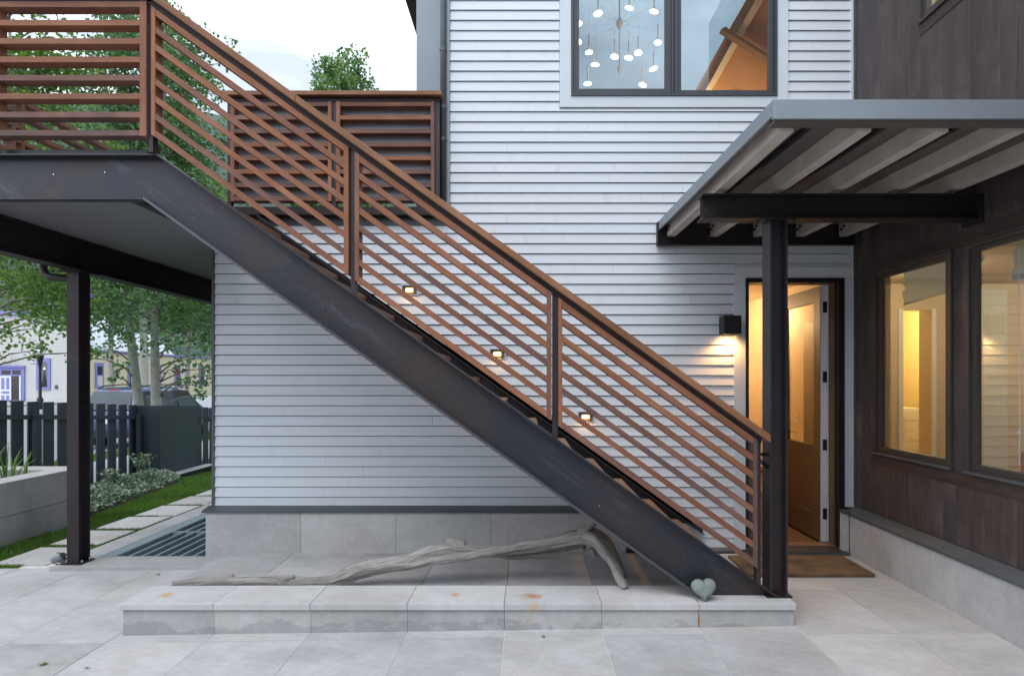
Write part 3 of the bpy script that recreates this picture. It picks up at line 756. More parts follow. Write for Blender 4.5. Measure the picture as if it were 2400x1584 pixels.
box('curtain', M['wall_pale'], ar, 6.0, 6.42, 7.86, 7.98, .42, 2.9)
q = MB()
q.box(5.05, 5.112, 7.985, 7.999, .42, 2.66); q.box(5.501, 5.56, 7.985, 7.999, .42, 2.66)
q.build('door_trim', M['white'], ar)
lamp('ceiling_lamp', 'POINT', (4.6, 6.9, 2.8), 9, (1, .78, .50), .15, ar)
lamp('ceiling_lamp', 'POINT', (6.8, 6.2, 2.8), 24, (1, .80, .55), .15, ar)
lamp('inner_lamp', 'POINT', (5.7, 9.0, 2.75), 34, (1, .77, .42), .12, ar)
pd = thing('room_pendant', 'small glowing pendant cluster inside the bright inner room', 'pendant lamp')
for (a_, b_) in ((5.98, 2.05), (6.06, 2.02), (6.02, 2.10)):
    MB().lathe([(.01, b_+.05), (.035, b_+.02), (.03, b_)], a_, 9.7, 10).build('shade', M['pend_emit'], pd, True)
MB().tube([(6.02, 9.7, 2.95), (6.02, 9.7, 2.12)], .006, 5).build('cord', M['black'], pd)
cab = thing('drawer_chest', 'cream chest of drawers standing in the bright inner doorway', 'chest of drawers')
box('carcass', M['white'], cab, 5.62, 6.1, 9.1, 9.55, .42, 1.25)
for i in range(5): box('drawer', M['white'], cab, 5.64, 6.08, 9.085, 9.099, .45+i*.155, .59+i*.155)
rc = thing('red_chair', 'red upholstered chair back seen low in the large window', 'chair')
box('seat', M['red'], rc, 3.75, 4.35, 3.85, 4.45, .86, .98)
bevel(box('backrest', M['red'], rc, 3.72, 3.80, 3.5, 4.45, .85, 1.17), .03, 3)
for a in (3.78, 4.3):
    for b_ in (3.9, 4.4): box('leg', M['black'], rc, a-.02, a+.02, b_-.02, b_+.02, .42, .86)
def shade(name_l, y0, y1):
    t_ = thing('fabric_shade', name_l, 'blind', 'folded fabric shades inside the wing windows')
    b = MB(); n_ = 24; zs_ = [(2.76, .0), (2.66, -.012), (2.60, .02), (2.575, -.015), (2.50, .012), (2.47, -.02), (2.41, .006), (2.395, -.004), (2.42, .02)]
    for r_, (z_, o_) in enumerate(zs_):
        for q_ in range(n_+1):
            yy_ = y0+(y1-y0)*q_/n_; w_ = noise.noise(Vector((yy_*4, z_*6, 3)))
            b.v.append((XB+.215+o_+.014*w_, yy_, z_+(0 if r_ == 0 else .022*w_+.02*math.sin(yy_*3+r_))))
    for r_ in range(len(zs_)-1):
        for q_ in range(n_): a_ = r_*(n_+1)+q_; b.f.append((a_, a_+1, a_+n_+2, a_+n_+1))
    b.build('fold', M['shade_cloth'], t_, True, False)
    MB().box(XB+.19, XB+.26, y0, y1, 2.76, 2.80).build('headrail', M['white'], t_)
shade('pale grey green fabric shade drawn up inside the narrow window', 4.44, 5.36)
shade('pale grey green fabric shade drawn up inside the wide window at the right edge', 2.7, 4.16)
bc = thing('blind_cord', 'thin white blind cord with toggle hanging inside the large window', 'cord')
MB().tube([(XB+.09, 3.96, 2.6), (XB+.09, 3.95, 1.45), (XB+.09, 3.955, 1.12)], .0025, 5).build('cord', M['white'], bc)
MB().lathe([(.004, 1.36), (.012, 1.345), (.004, 1.33)], XB+.09, 3.952, 8).build('toggle', M['white'], bc)

# ================================================================== CANOPY
can = thing('door_canopy', 'grey metal edged canopy on rafters and black steel beam over the front door', 'canopy')
XC0 = 1.286; YCF = 3.07; XC1 = XB-.004
def roofz(y): return 3.155+(3.235-3.155)*(y-YCF)/(YW-YCF)
RZ = roofz
# roof sheet
MB().add([(XC0+.02, YCF+.02, RZ(YCF)-.018), (XC1, YCF+.02, RZ(YCF)-.018), (XC1, YW-.02, RZ(YW)-.018), (XC0+.02, YW-.02, RZ(YW)-.018),
          (XC0+.02, YCF+.02, RZ(YCF)-.004), (XC1, YCF+.02, RZ(YCF)-.004), (XC1, YW-.02, RZ(YW)-.004), (XC0+.02, YW-.02, RZ(YW)-.004)],
         [(0, 3, 2, 1), (4, 5, 6, 7), (0, 1, 5, 4), (1, 2, 6, 5), (2, 3, 7, 6), (3, 0, 4, 7)]).build('roof_deck', M['deck_metal'], can)
# fascia
MB().box(XC0, XC1, YCF, YCF+.018, 3.058, 3.158).build('fascia', M['zinc'], can)
MB().box(XC0+.018, XC1, YCF+.018, YCF+.105, 3.052, 3.066).box(XC0+.018, XC1, YCF+.085, YCF+.105, 3.0665, 3.135).build('gutter', M['deck_metal'], can)
MB().add([(XC0, YCF+.0185, 3.078), (XC0+.018, YCF+.0185, 3.078), (XC0+.018, YW-.02, 3.155), (XC0, YW-.02, 3.155), (XC0, YCF+.0185, 3.158), (XC0+.018, YCF+.0185, 3.158), (XC0+.018, YW-.02, 3.24), (XC0, YW-.02, 3.24)],
         [(0, 3, 2, 1), (4, 5, 6, 7), (0, 1, 5, 4), (1, 2, 6, 5), (2, 3, 7, 6), (3, 0, 4, 7)]).build('fascia', M['zinc'], can)
# purlin lines on the deck underside: standing seam ribs
for i in range(5):
    x = 1.58+.42*i
    MB().add([(x, YCF+.12, RZ(YCF)-.045), (x+.03, YCF+.12, RZ(YCF)-.045), (x+.03, YW-.05, RZ(YW)-.045), (x, YW-.05, RZ(YW)-.045),
          (x, YCF+.12, RZ(YCF)-.019), (x+.03, YCF+.12, RZ(YCF)-.019), (x+.03, YW-.05, RZ(YW)-.019), (x, YW-.05, RZ(YW)-.019)],
         [(0, 3, 2, 1), (4, 5, 6, 7), (0, 1, 5, 4), (1, 2, 6, 5), (2, 3, 7, 6), (3, 0, 4, 7)]).build('seam', M['black'], can)
YL = PY(240)
for i in range(5):
    xf = 1.367+.437*i*.955; x = xf
    y0, y1 = YCF+.107, YL-.028
    zf0, zf1, zt0, zt1 = 3.035, 3.085, RZ(y0)-.0185, RZ(y1)-.0185
    MB().add([(x, y0, zf0), (x+.075, y0, zf0), (x+.075, y1, zf1), (x, y1, zf1), (x, y0, zt0), (x+.075, y0, zt0), (x+.075, y1, zt1), (x, y1, zt1)],
         [(0, 3, 2, 1), (4, 5, 6, 7), (0, 1, 5, 4), (1, 2, 6, 5), (2, 3, 7, 6), (3, 0, 4, 7)]).build('rafter', M['rafter'], can)
    # hanger bolts
    MB().tube([(x-.004, y1-.06, zf1+.055), (x-.02, y1-.06, zf1+.055)], .012, 8).tube([(x-.004, y1-.11, zf1+.075), (x-.02, y1-.11, zf1+.075)], .012, 8).build('bolt', M['black'], can)
# ledger channel
lz0, lz1 = PZ(576, 239), PZ(523, 239)
MB().box(PX(1540, 240), XC1, YW-.040, YW-.010, lz0, lz1).box(PX(1540, 240), XC1, YW-.075, YW-.040, lz0, lz0+.009).box(PX(1540, 240), PX(1540, 240)+.008, YW-.075, YW-.0405, lz0+.0095, lz1).build('ledger', M['steel_dark'], can)
for px in (1659, 1972):
    for zz in (PZ(532, 240), PZ(554, 240)):
        x = PX(px, 240); MB().tube([(x, YW-.042, zz), (x, YW-.052, zz)], .010, 8).build('bolt', M['chrome'], can)
# I beam along x
def ibeam_x(x0, x1, y0, y1, z0, z1, t=.010):
    q = MB(); ym = (y0+y1)/2
    q.box(x0, x1, y0, y1, z0, z0+t); q.box(x0, x1, y0, y1, z1-t, z1); q.box(x0, x1, ym-.005, ym+.005, z0+t, z1-t); return q
BZ0, BZ1 = 2.842, 3.018
ibeam_x(1.25, XC1-.012, 4.175, 4.305, BZ0, BZ1).build('beam', M['steel_dark'], can)
box('end_plate', M['steel_dark'], can, XC1-.011, XC1-.001, 4.14, 4.34, BZ0-.03, BZ1-.01)
for zz in (2.87, 2.95): MB().tube([(XC1-.012, 4.155, zz), (XC1-.022, 4.155, zz)], .010, 8).build('bolt', M['steel_post'], can)
# wide flange post: flanges left and right, web between
def post_h(xc, yc, wx, dy, z0, z1, t=.011, side=True):
    q = MB()
    if side:   # flanges face +-x, web runs along x
        q.box(xc-wx/2, xc-wx/2+t, yc-dy/2, yc+dy/2, z0, z1); q.box(xc+wx/2-t, xc+wx/2, yc-dy/2, yc+dy/2, z0, z1)
        q.box(xc-wx/2+t, xc+wx/2-t, yc-.004, yc+.004, z0, z1)
    else:
        q.box(xc-wx/2, xc+wx/2, yc-dy/2, yc-dy/2+t, z0, z1); q.box(xc-wx/2, xc+wx/2, yc+dy/2-t, yc+dy/2, z0, z1)
        q.box(xc-.004, xc+.004, yc-dy/2+t, yc+dy/2-t, z0, z1)
    return q
pxc = (PX(1804.5, 331)+PX(1846, 331))/2
post_h(pxc, 4.235, .124, .14, .172, BZ0-.013, .012, True).build('post', M['steel_post'], can)
box('cap_plate', M['steel_dark'], can, pxc-.12, pxc+.12, 4.145, 4.29, BZ0-.0125, BZ0-.0005)
box('base_plate', M['steel_dark'], can, pxc-.092, pxc+.090, 4.15, 4.325, .1605, .1715)
for a in (-.10, .10): MB().tube([(pxc+a, 4.16, BZ0-.014), (pxc+a, 4.16, BZ0-.03)], .012, 6).build('bolt', M['steel_dark'], can)

# ================================================================== STAIR
KS = 333
def Zs(c, X): return CZ-(c-864.7)/KS-.7155*X
def sband(c0, c1, X0, X1):     # band between two sloping lines, plumb ends
    return [(X0, Zs(c1, X0)), (X1, Zs(c1, X1)), (X1, Zs(c0, X1)), (X0, Zs(c0, X0))]
stair = thing('staircase', 'steel stringer staircase with cedar slat railing rising left to the landing', 'staircase')
CT, CB = 956.0, 1086.5
YF, YWB = 4.144, 4.205          # flange toes and web plane of the near stringer
FZ0, FZ1 = PZ(467, KS), PZ(360, KS)     # landing edge channel
XK = -2.6                        # knee x
def xat(c, z): return (CZ-(c-864.7)/KS-z)/.7155
xkt, xkb = xat(CT, FZ1), xat(CB, FZ0)
BT = .1605
def channel(yt, yw, yb, parent, mat, ctop, cbot, zbase, xr=None):
    """channel stringer: web at yw..yb, flanges reaching forward to yt; foot cut level, lower end cut plumb when xr is given"""
    xb_t = xat(ctop, zbase) if xr is None else xr
    xb_b = xat(cbot, zbase)
    xkt_, xkb_ = xat(ctop, FZ1), xat(cbot, FZ0)
    pts = [(xkb_, FZ0), (xb_b, zbase), (xb_t, zbase)]
    if xr is not None: pts.append((xr, Zs(ctop, xr)))
    pts.append((xkt_, FZ1))
    MB().prism(pts, yw, yb).build('stringer_web', mat, parent)
    f = MB(); tv = 3.6
    MB().prism([(xkb_, FZ0), (xb_b, zbase), (xb_b+.012, zbase+.012), (xkb_+.004, FZ0+.019)], yt, yw).build('stringer_flange', M['steel_edge'], parent)
    f.prism([(xkt_, FZ1-.013), (xb_t if xr is None else xr, (zbase if xr is None else Zs(ctop, xr))-.0), (xb_t if xr is None else xr, (zbase+.013 if xr is None else Zs(ctop, xr)+.013)), (xkt_, FZ1)], yt, yw)
    f.build('stringer_flange', mat, parent)
channel(YF, YWB, YWB+.012, stair, M['steel'], CT, CB, BT)
# far stringer against the house
CTf, CBf = CT, CB+0
channel(PY(243), PY(240.5), PY(240.5)+.012, stair, M['steel'], CTf, CBf, .30, 1.718)
# treads
n = 16; zl = 3.285
rise = (zl-.16)/n
for i in range(1, n):
    zt = .16+rise*i
    xn = xat(CT+9, zt)
    tb = MB().box(xn-.285, xn, YWB+.014, PY(243)-.003, zt-.04, zt)
    tb.build('tread', M['tread'], stair)
    MB().box(xn-.28, xn-.03, YWB+.0135, YWB+.02, zt-.10, zt-.0405).build('tread_bracket', M['steel_dark'], stair)
for (bx, by) in ((749, 729), (761, 723), (824, 756), (838, 769), (869, 812), (958, 869), (925, 868), (1404, 1184), (128, 410), (248, 405), (566, 667), (1132, 1016), (1290, 1150)):
    X_, Z_ = PX(bx, 328), PZ(by, 328); MB().tube([(X_, YWB-.001, Z_), (X_, YWB-.008, Z_)], .004, 6).build('bolt', M['chrome'], stair)
# railing
RY0, RY1 = 4.10, 4.19
rail = stair
posts = [(353, 363), (824.5, 835), (1294.5, 1306.5), (1770.5, 1780)]
for i, (a, b_) in enumerate(posts):
    X0, X1 = PX(a, KS), PX(b_, KS); xm = (X0+X1)/2
    zb = Zs(CT, X1)-.002 if i else FZ1-.002
    if i == 0: pp = [(X0, FZ1), (X1, FZ1), (X1, Zs(610, X1)), (X0, Zs(610, X1)+.03)]
    else: pp = [(X0, Zs(CT, X0)+.001), (X1, Zs(CT, X1)+.001), (X1, Zs(609, X1)), (X0, Zs(609, X0))]
    MB().prism(pp, RY0+.022, RY1-.01).build('railing_post', M['steel_post'], rail)
bays = [((363.4, 372.5), (810, 821)), ((835.6, 845.6), (1281.6, 1292)), ((1307.5, 1317), (1760.5, 1769.8))]
for bi, ((a0, a1), (b0, b1)) in enumerate(bays):
    for (p, q_) in ((a0, a1), (b0, b1)):
        X0, X1 = PX(p, KS), PX(q_, KS)
        MB().prism(sband(621.5, 919.5, X0, X1), RY0, RY1).build('railing_stile', M['wood_v'], rail)
    X0, X1 = PX(a1, KS)+.0005, PX(b0, KS)-.0005
    for k in range(8):
        c = 622+40.25*k
        MB().prism(sband(c, c+15.6, X0, X1), RY0+.002, RY1-.002).build('railing_slat', M['wood_s'], rail)
# steel under cap, then cap
xe = PX(1781, KS)
xk2 = PX(352, KS)
MB().prism(sband(608.6, 620.5, xk2, xe), RY0+.012, RY1-.006).build('handrail_channel', M['steel_dark'], rail)
LCZ = Zs(608, xk2)   # underside of the level cap
for a, b_ in ((352, 702), (702.6, 1796)):
    bevel(MB().prism(sband(590, 608, PX(a, KS), PX(b_, KS)), RY0-.035, RY1+.03).build('handrail', M['cap_s'], rail), .003, 1)
# short wall rail bracket by the post
MB().tube([(PX(1779, 325), 4.20, PZ(1063, 325)), (PX(1793, 325), 4.22, PZ(1063, 325))], .012, 8).tube([(PX(1779, 325), 4.2, PZ(1078, 325)), (PX(1795, 325), 4.23, PZ(1094, 325))], .014, 8).build('wall_bracket', M['black'], rail)

# ================================================================== LANDING AND DECK
land = thing('landing', 'upper landing at left with steel edge, grey soffit and cedar slat railing', 'landing')
YD1 = 9.5; XLd = -4.9
e = MB()
e.prism([(XLd, FZ0), (xkb, FZ0), (xkt, FZ1), (XLd, FZ1)], YWB, YWB+.012); e.build('edge_channel', M['steel'], land)
MB().box(XLd, xkb, YF, YWB, FZ0, FZ0+.012).build('edge_flange', M['steel'], land)
MB().box(XLd, xkt, YF, YWB, FZ1-.012, FZ1).build('edge_flange', M['steel'], land)
box('soffit', M['soffit'], land, XLd, -2.875, YWB+.014, YW-.03, 3.03, 3.045)
box('soffit', M['soffit'], land, XLd, XL-.03, YW-.028, YD1, 3.031, 3.046)
box('side_beam', M['steel_dark'], land, -2.87, -2.80, YWB+.014, PY(243)-.003, 2.985, 3.27)
box('deck_floor', M['zinc_dark'], land, XLd, -2.80, YWB+.014, YW-.03, 3.275, 3.295)
box('deck_floor', M['zinc_dark'], land, XLd, XL-.03, YW-.028, YD1, 3.274, 3.294)
box('deck_kerb', M['frame'], land, XLd, PX(328, KS), YWB+.02, YWB+.07, 3.296, 3.345)
# the big beam below, running back beside the house
def ibeam_y(x0, x1, y0, y1, z0, z1, t=.012):
    q = MB(); xm = (x0+x1)/2
    q.box(x0, x1, y0, y1, z0, z0+t); q.box(x0, x1, y0, y1, z1-t, z1); q.box(xm-.005, xm+.005, y0, y1, z0+t, z1-t); return q
XBm = -4.30
ibeam_y(XBm-.075, XBm+.075, YWB+.014, YD1, 2.735, 3.029).build('beam', M['steel_dark'], land)
box('stiffener', M['steel_dark'], land, XBm+.006, XBm+.072, 5.60, 5.61, 2.748, 3.016)
post_h(XBm-.005, 5.66, .112, .15, -.041, 2.72, .011, False).build('column', M['steel_post'], land)
box('cap_plate', M['steel_dark'], land, XBm-.10, XBm+.10, 5.53, 5.80, 2.7205, 2.7345)
box('base_plate', M['steel_post'], land, XBm-.09, XBm+.09, 5.555, 5.745, -.0515, -.0415)
MB().tube([(XBm+.07, 5.60, -.04), (XBm+.07, 5.60, -.015)], .010, 6).tube([(XBm+.07, 5.7, -.04), (XBm+.07, 5.7, -.015)], .010, 6).build('anchor_bolt', M['chrome'], land)
# level railing over the edge channel
lc0 = LCZ
yl = lambda y: PZ(y, KS)
MB().box(XLd-.05, PX(352, KS), RY0-.035, RY1+.03, yl(-1), yl(-17)).build('handrail', M['cap_h'], land)
MB().box(XLd, PX(363, KS), RY0+.012, RY1-.006, yl(11), yl(-.8)).build('handrail_channel', M['steel_dark'], land)
for (xa, xb_) in ((PX(-8, KS), PX(352.2, KS)), (XLd, PX(-24, KS))):
    MB().box(xa, xa+.036, RY0, RY1, yl(324.5), yl(12.5)).build('railing_stile', M['wood_v'], land)
    MB().box(xb_-.046, xb_, RY0, RY1, yl(324.5), yl(12.5)).build('railing_stile', M['wood_v'], land)
    for k in range(8):
        MB().box(xa+.0365, xb_-.0465, RY0+.002, RY1-.002, yl(25.8+42.6*k), yl(13.1+42.6*k)).build('railing_slat', M['wood_h'], land)
MB().box(PX(-22, KS), PX(-10, KS), RY0+.022, RY1-.01, FZ1, yl(11)).build('railing_post', M['steel_post'], land)
# side railing running back along the left edge of the deck
XSr = -4.85
MB().box(XSr-.05, XSr+.05, 4.3, YD1, 4.33, 4.37).build('handrail', M['wood_y'], land)
for k in range(7):
    MB().box(XSr-.045, XSr+.045, 4.3, YD1, 4.20-.131*k, 4.238-.131*k).build('railing_slat', M['wood_y'], land)
for yy in (5.5, 5.6, 7.2, 7.3, 9.0):
    MB().box(XSr-.047, XSr+.047, yy, yy+.04, 3.295, 4.33).build('railing_stile', M['wood_v'], land)
box('privacy_panel', M['zinc_dark'], land, XSr-.075, XSr-.05, 5.7, 7.2, 3.30, 3.98)
# drain elbow under the beam
q = MB().tube([(-4.44, 5.52, 2.78), (-4.44, 5.52, 2.70), (-4.43, 5.52, 2.655), (-4.40, 5.52, 2.63), (-4.36, 5.52, 2.62), (-4.24, 5.54, 2.615)], .036, 12)
PXe = PX(95, 250)
q = MB(); pts = [(PX(80, 250), 5.62, PZ(600, 250)), (PX(80, 250), 5.62, PZ(625, 250)), (PX(86, 250), 5.62, PZ(638, 250)), (PX(98, 250), 5.62, PZ(645, 250)), (PX(150, 250), 5.62, PZ(649, 250))]
q.tube(pts, .036, 12).build('drain_pipe', M['frame_brown'], land, True)

# deck railing above the low wall
dr = thing('deck_railing', 'cedar slat and steel panel railing along the roof deck above the clapboards', 'railing')
KD = 243; YD = PY(KD)
dx = lambda p: PX(p, KD); dz = lambda p: PZ(p, KD)
bevel(MB().box(dx(521), dx(1036), YD-.04, YD+.13, dz(227), dz(217)).build('handrail', M['cap_h'], dr), .003, 1)
box('handrail_channel', M['steel_dark'], dr, dx(530), dx(1031), YD+.01, YD+.09, dz(237), dz(227.2))
for (a, b_) in ((540, 777), (787.5, 1018)):
    for (p, q_) in ((a, a+9), (b_-8.5, b_)):
        MB().box(dx(p), dx(q_), YD, YD+.085, dz(471.5), dz(237.5)).build('railing_stile', M['wood_v'], dr)
    for k in range(8):
        z = 239+31.65*k
        MB().box(dx(a+9)+.0005, dx(b_-8.5)-.0005, YD+.002, YD+.083, dz(z+9.6), dz(z)).build('railing_slat', M['wood_h'], dr)
    box('backing_panel', M['panel'], dr, dx(a+2), dx(b_-2), YD+.10, YD+.106, dz(470), dz(238))
for (a, b_) in ((531, 539.5), (777.8, 787), (1019, 1030)):
    box('railing_post', M['steel_post'], dr, dx(a), dx(b_), YD+.015, YD+.07, dz(483), dz(237.2))
box('deck_beam', M['steel_dark'], dr, dx(500), dx(1046), YD+.02, YD+.10, dz(501.5), dz(483.2))
# return of the railing, running back along the open side
box('handrail', M['wood_y'], dr, dx(521), dx(545), YD+.131, YD+1.0, dz(227), dz(217))
rd = thing('roof_deck', 'roof deck floor above the low clapboard wall', 'deck')
box('floor', M['zinc_dark'], rd, XL-.02, XT+.0, YD+.12, 10.4, 3.20, 3.29)

# ================================================================== STONE BENCH
bench = thing('stone_bench', 'long low stone bench ledge with rust marks under the stair foot', 'bench')
BJ = [-2.803, -2.156, -1.489, -.821, -.1525, .519, 1.187, 1.857]
YB0, YB2 = 4.047, 4.409
for i in range(7):
    o = box('cap_stone', M['cap_stone'], bench, BJ[i]+(.0012 if i else 0), BJ[i+1]-.0012, YB0, YB2, .114, .16+(rnd.uniform(-.0015, 0) if i < 5 else 0)); bevel(o, .004, 2)
    x0 = BJ[i]+(.0012 if i else .018); x1 = BJ[i+1]-(.0012 if i < 6 else .012)
    box('riser_stone', M['riser_stone'], bench, x0, x1, YB0+.018, YB2-.02, -.12, .1135)

# ================================================================== LAMPS
wl = thing('wall_lamp', 'lit black cube wall lamp shining down beside the door', 'wall lamp')
lx0, lx1, ly0, ly1 = 1.892, 2.057, 5.633, YW-.012; lz0_, lz1_ = 2.133, 2.312
q = MB(); q.box(lx0, lx1, ly0, ly0+.006, lz0_, lz1_); q.box(lx0, lx0+.006, ly0+.006, ly1, lz0_, lz1_); q.box(lx1-.006, lx1, ly0+.006, ly1, lz0_, lz1_); q.box(lx0+.006, lx1-.006, ly0+.006, ly1, lz1_-.006, lz1_); q.box(lx0+.006, lx1-.006, ly1-.006, ly1, lz0_, lz1_-.006)
q.build('shade', M['black'], wl)
box('lens', M['lamp_emit'], wl, lx0+.012, lx1-.012, ly0+.012, ly1-.012, lz0_+.012, lz0_+.016)
lamp('lamp_light', 'SPOT', ((lx0+lx1)/2, (ly0+ly1)/2+.01, lz0_+.008), 11, (1, .50, .17), .05, wl, (0, 0, 0), R(150))
for i, (x, y) in enumerate(((959.5, 678.5), (1165.5, 828), (1372.5, 975.2))):
    s_ = thing('step_light', ('lit square step light in the siding near the top of the stairs', 'lit square step light in the siding halfway down the stairs', 'lit square step light in the siding near the foot of the stairs')[i], 'step light', 'step lights in the siding beside the stairs')
    X, Z = PX(x, 239), PZ(y, 239)
    MB().box(X-.083, X+.083, YW-.016, YW+.01, Z-.055, Z+.055).build('surround', M['trim'], s_)
    q = MB(); q.box(X-.068, X+.068, YW-.030, YW-.0165, Z+.012, Z+.040); q.box(X-.068, X+.068, YW-.030, YW-.0165, Z-.040, Z-.022); q.box(X-.068, X-.036, YW-.030, YW-.0165, Z-.022, Z+.012); q.box(X+.036, X+.068, YW-.030, YW-.0165, Z-.022, Z+.012)
    q.build('faceplate', M['frame_brown'], s_)
    box('lens', M['warm_emit'], s_, X-.036, X+.036, YW-.022, YW-.018, Z-.022, Z+.012)
    lamp('step_glow', 'AREA', (X, YW-.05, Z-.005), .14, (1, .5, .16), .05, s_, (R(55), 0, 0))

# door mat
dm = MB().prism([(1.93, 5.055), (2.99, 5.055), (3.0, 5.065), (3.0, 5.60), (1.915, 5.60), (1.915, 5.065)], .002, .032, 'z').build('doormat', M['coir'])
bevel(dm, .01, 3); tag(dm, 'brown coir doormat on the paving before the open door', 'doormat')

# ================================================================== HEART STONE
hv = []; hf = []; NT_, NL = 40, 12
hcx, hcz, hy0 = PX(1652, 338), PZ(1381, 338), 4.125
def heart(t):
    x = 16*math.sin(t)**3; z = 13*math.cos(t)-3.8*math.cos(2*t)-1.7*math.cos(3*t)-.5*math.cos(4*t)+.5*math.sin(t)
    return x/16*.087*(1+.03*math.sin(3*t+1)), (z+2.5)/15*.082
for side in (-1, 1):
    for l in range(NL+1):
        u = l/NL; rad = math.sin(u*math.pi/2); dep = math.cos(u*math.pi/2)**.8*.040*side
        for k in range(NT_):
            hx, hz = heart(2*math.pi*k/NT_)
            nn = noise.noise(Vector((hx*rad*25, hz*rad*25, side*2)))*.0045
            # leaning back on the stringer: lower part comes forward
            lean = (hz*rad)*.22
            hv.append((hcx+hx*rad, hy0+dep+nn*side+lean, hcz+hz*rad))
for s_ in range(2):
    o0 = s_*(NL+1)*NT_
    for l in range(NL):
        for k in range(NT_):
            a = o0+l*NT_+k; b_ = o0+l*NT_+(k+1) % NT_
            hf.append((a, b_, b_+NT_, a+NT_))
zmin = min(v[2] for v in hv); hv = [(x, y-.02, z-zmin+.161) for x, y, z in hv]
hs = MB().add(hv, hf).build('heart_stone', M['heart'], smooth=True); tag(hs, 'grey green heart shaped stone leaning on the foot of the stair stringer', 'stone')

# ================================================================== DRIFTWOOD
GRAIN = []
def limb(b, pts, radii, seg=10, n=20, seed=0, flat=1.0):
    """twisted weathered limb through the given points"""
    P = [Vector(p) for p in pts]; out_p = []; out_r = []
    for i in range(len(P)-1):
        p0 = P[max(0, i-1)]; p1 = P[i]; p2 = P[i+1]; p3 = P[min(len(P)-1, i+2)]
        for k in range(seg):
            t_ = k/seg
            q = .5*((2*p1)+(p2-p0)*t_+(2*p0-5*p1+4*p2-p3)*t_**2+(-p0+3*p1-3*p2+p3)*t_**3)
            out_p.append(q); out_r.append(radii[i]*(1-t_)+radii[i+1]*t_)
    out_p.append(P[-1]); out_r.append(radii[-1])
    vs_ = []; up = Vector((0, 0, 1)); m = len(out_p); tot = 0
    for i, p in enumerate(out_p):
        d = (out_p[min(m-1, i+1)]-out_p[max(0, i-1)]).normalized()
        if i: tot += (p-out_p[i-1]).length
        if abs(d.dot(up)) > .95: up = Vector((0, 1, 0))
        u = d.cross(up).normalized(); v = u.cross(d).normalized()
        for k in range(n):
            a = 2*math.pi*k/n+tot*1.1
            nn = noise.noise(Vector((math.cos(a)*2.1+seed, math.sin(a)*2.1, tot*2.2+seed)))
            rg = noise.noise(Vector((math.cos(a)*5+seed, math.sin(a)*5, tot*1.2)))
            r_ = 1.34*out_r[i]*(1+.40*nn+.30*rg+.10*noise.noise(Vector((math.cos(a)*9, math.sin(a)*9, tot*14))))
            vs_.append(p+u*math.cos(a)*r_+v*math.sin(a)*r_*flat); GRAIN.append((tot+seed*3.1, math.cos(a), math.sin(a)))
    fs = []
    for i in range(m-1):
        for k in range(n): fs.append((i*n+k, i*n+(k+1) % n, (i+1)*n+(k+1) % n, (i+1)*n+k))
    fs.append(tuple(range(n-1, -1, -1))); fs.append(tuple((m-1)*n+k for k in range(n)))
    b.add(vs_, fs)
dwb = MB()
def dp3(x, y, k): return (PX(x, k), PY(k), PZ(y, k))
main = [(405, 1367, 296, .014), (450, 1363, 295, .020), (530, 1361, 294, .026), (620, 1360, 293, .028), (690, 1363, 292, .028), (765, 1362, 292, .031), (815, 1348, 291, .044), (845, 1334, 290, .050),
        (900, 1326, 289, .040), (960, 1313, 288, .040), (1015, 1295, 287, .052), (1070, 1291, 286, .050), (1150, 1291, 286, .030), (1230, 1283, 287, .030), (1300, 1268, 289, .036), (1350, 1258, 290, .044), (1385, 1262, 291, .042)]
limb(dwb, [dp3(a, b_, c) for a, b_, c, r_ in main], [r_ for *_, r_ in main], 8, 22, 1)
low = [(905, 1327, 290, .030), (960, 1325, 291, .028), (1020, 1314, 292, .026), (1090, 1303, 291, .024), (1180, 1287, 290, .024), (1260, 1272, 291, .026), (1330, 1260, 291, .030), (1372, 1262, 291, .034)]
limb(dwb, [dp3(a, b_, c) for a, b_, c, r_ in low], [r_ for *_, r_ in low], 8, 18, 5)
back = [(1150, 1292, 282, .036), (1230, 1298, 281, .040), (1310, 1292, 281, .034), (1370, 1278, 284, .036)]
limb(dwb, [dp3(a, b_, c) for a, b_, c, r_ in back], [r_ for *_, r_ in back], 8, 18, 8, .8)
leg = [(1372, 1258, 291, .046), (1398, 1270, 294, .040), (1420, 1297, 300, .034), (1438, 1322, 307, .031), (1450, 1352, 314, .026), (1465, 1379, 319, .021)]
limb(dwb, [dp3(a, b_, c) for a, b_, c, r_ in leg], [r_ for *_, r_ in leg], 8, 18, 11)
leg2 = [(1385, 1250, 289, .042), (1420, 1268, 284, .034), (1440, 1300, 280, .028), (1455, 1332, 277, .020), (1462, 1352, 277, .016)]
limb(dwb, [dp3(a, b_, c) for a, b_, c, r_ in leg2], [r_ for *_, r_ in leg2], 8, 16, 14)
up_ = [(1352, 1256, 290, .030), (1372, 1240, 290, .030), (1388, 1226, 289, .028), (1392, 1212, 288, .020)]
limb(dwb, [dp3(a, b_, c) for a, b_, c, r_ in up_], [r_ for *_, r_ in up_], 6, 14, 17)
kn = [(1385, 1285, 289, .020), (1394, 1300, 289, .014), (1390, 1304, 289, .007)]
limb(dwb, [dp3(a, b_, c) for a, b_, c, r_ in kn], [r_ for *_, r_ in kn], 4, 10, 19)
kn = [(655, 1366, 293, .026), (672, 1356, 293, .018), (690, 1352, 293, .008)]
limb(dwb, [dp3(a, b_, c) for a, b_, c, r_ in kn], [r_ for *_, r_ in kn], 4, 10, 21)
kn = [(1085, 1283, 286, .04), (1060, 1270, 286, .022), (1045, 1266, 286, .010)]
limb(dwb, [dp3(a, b_, c) for a, b_, c, r_ in kn], [r_ for *_, r_ in kn], 4, 10, 23)
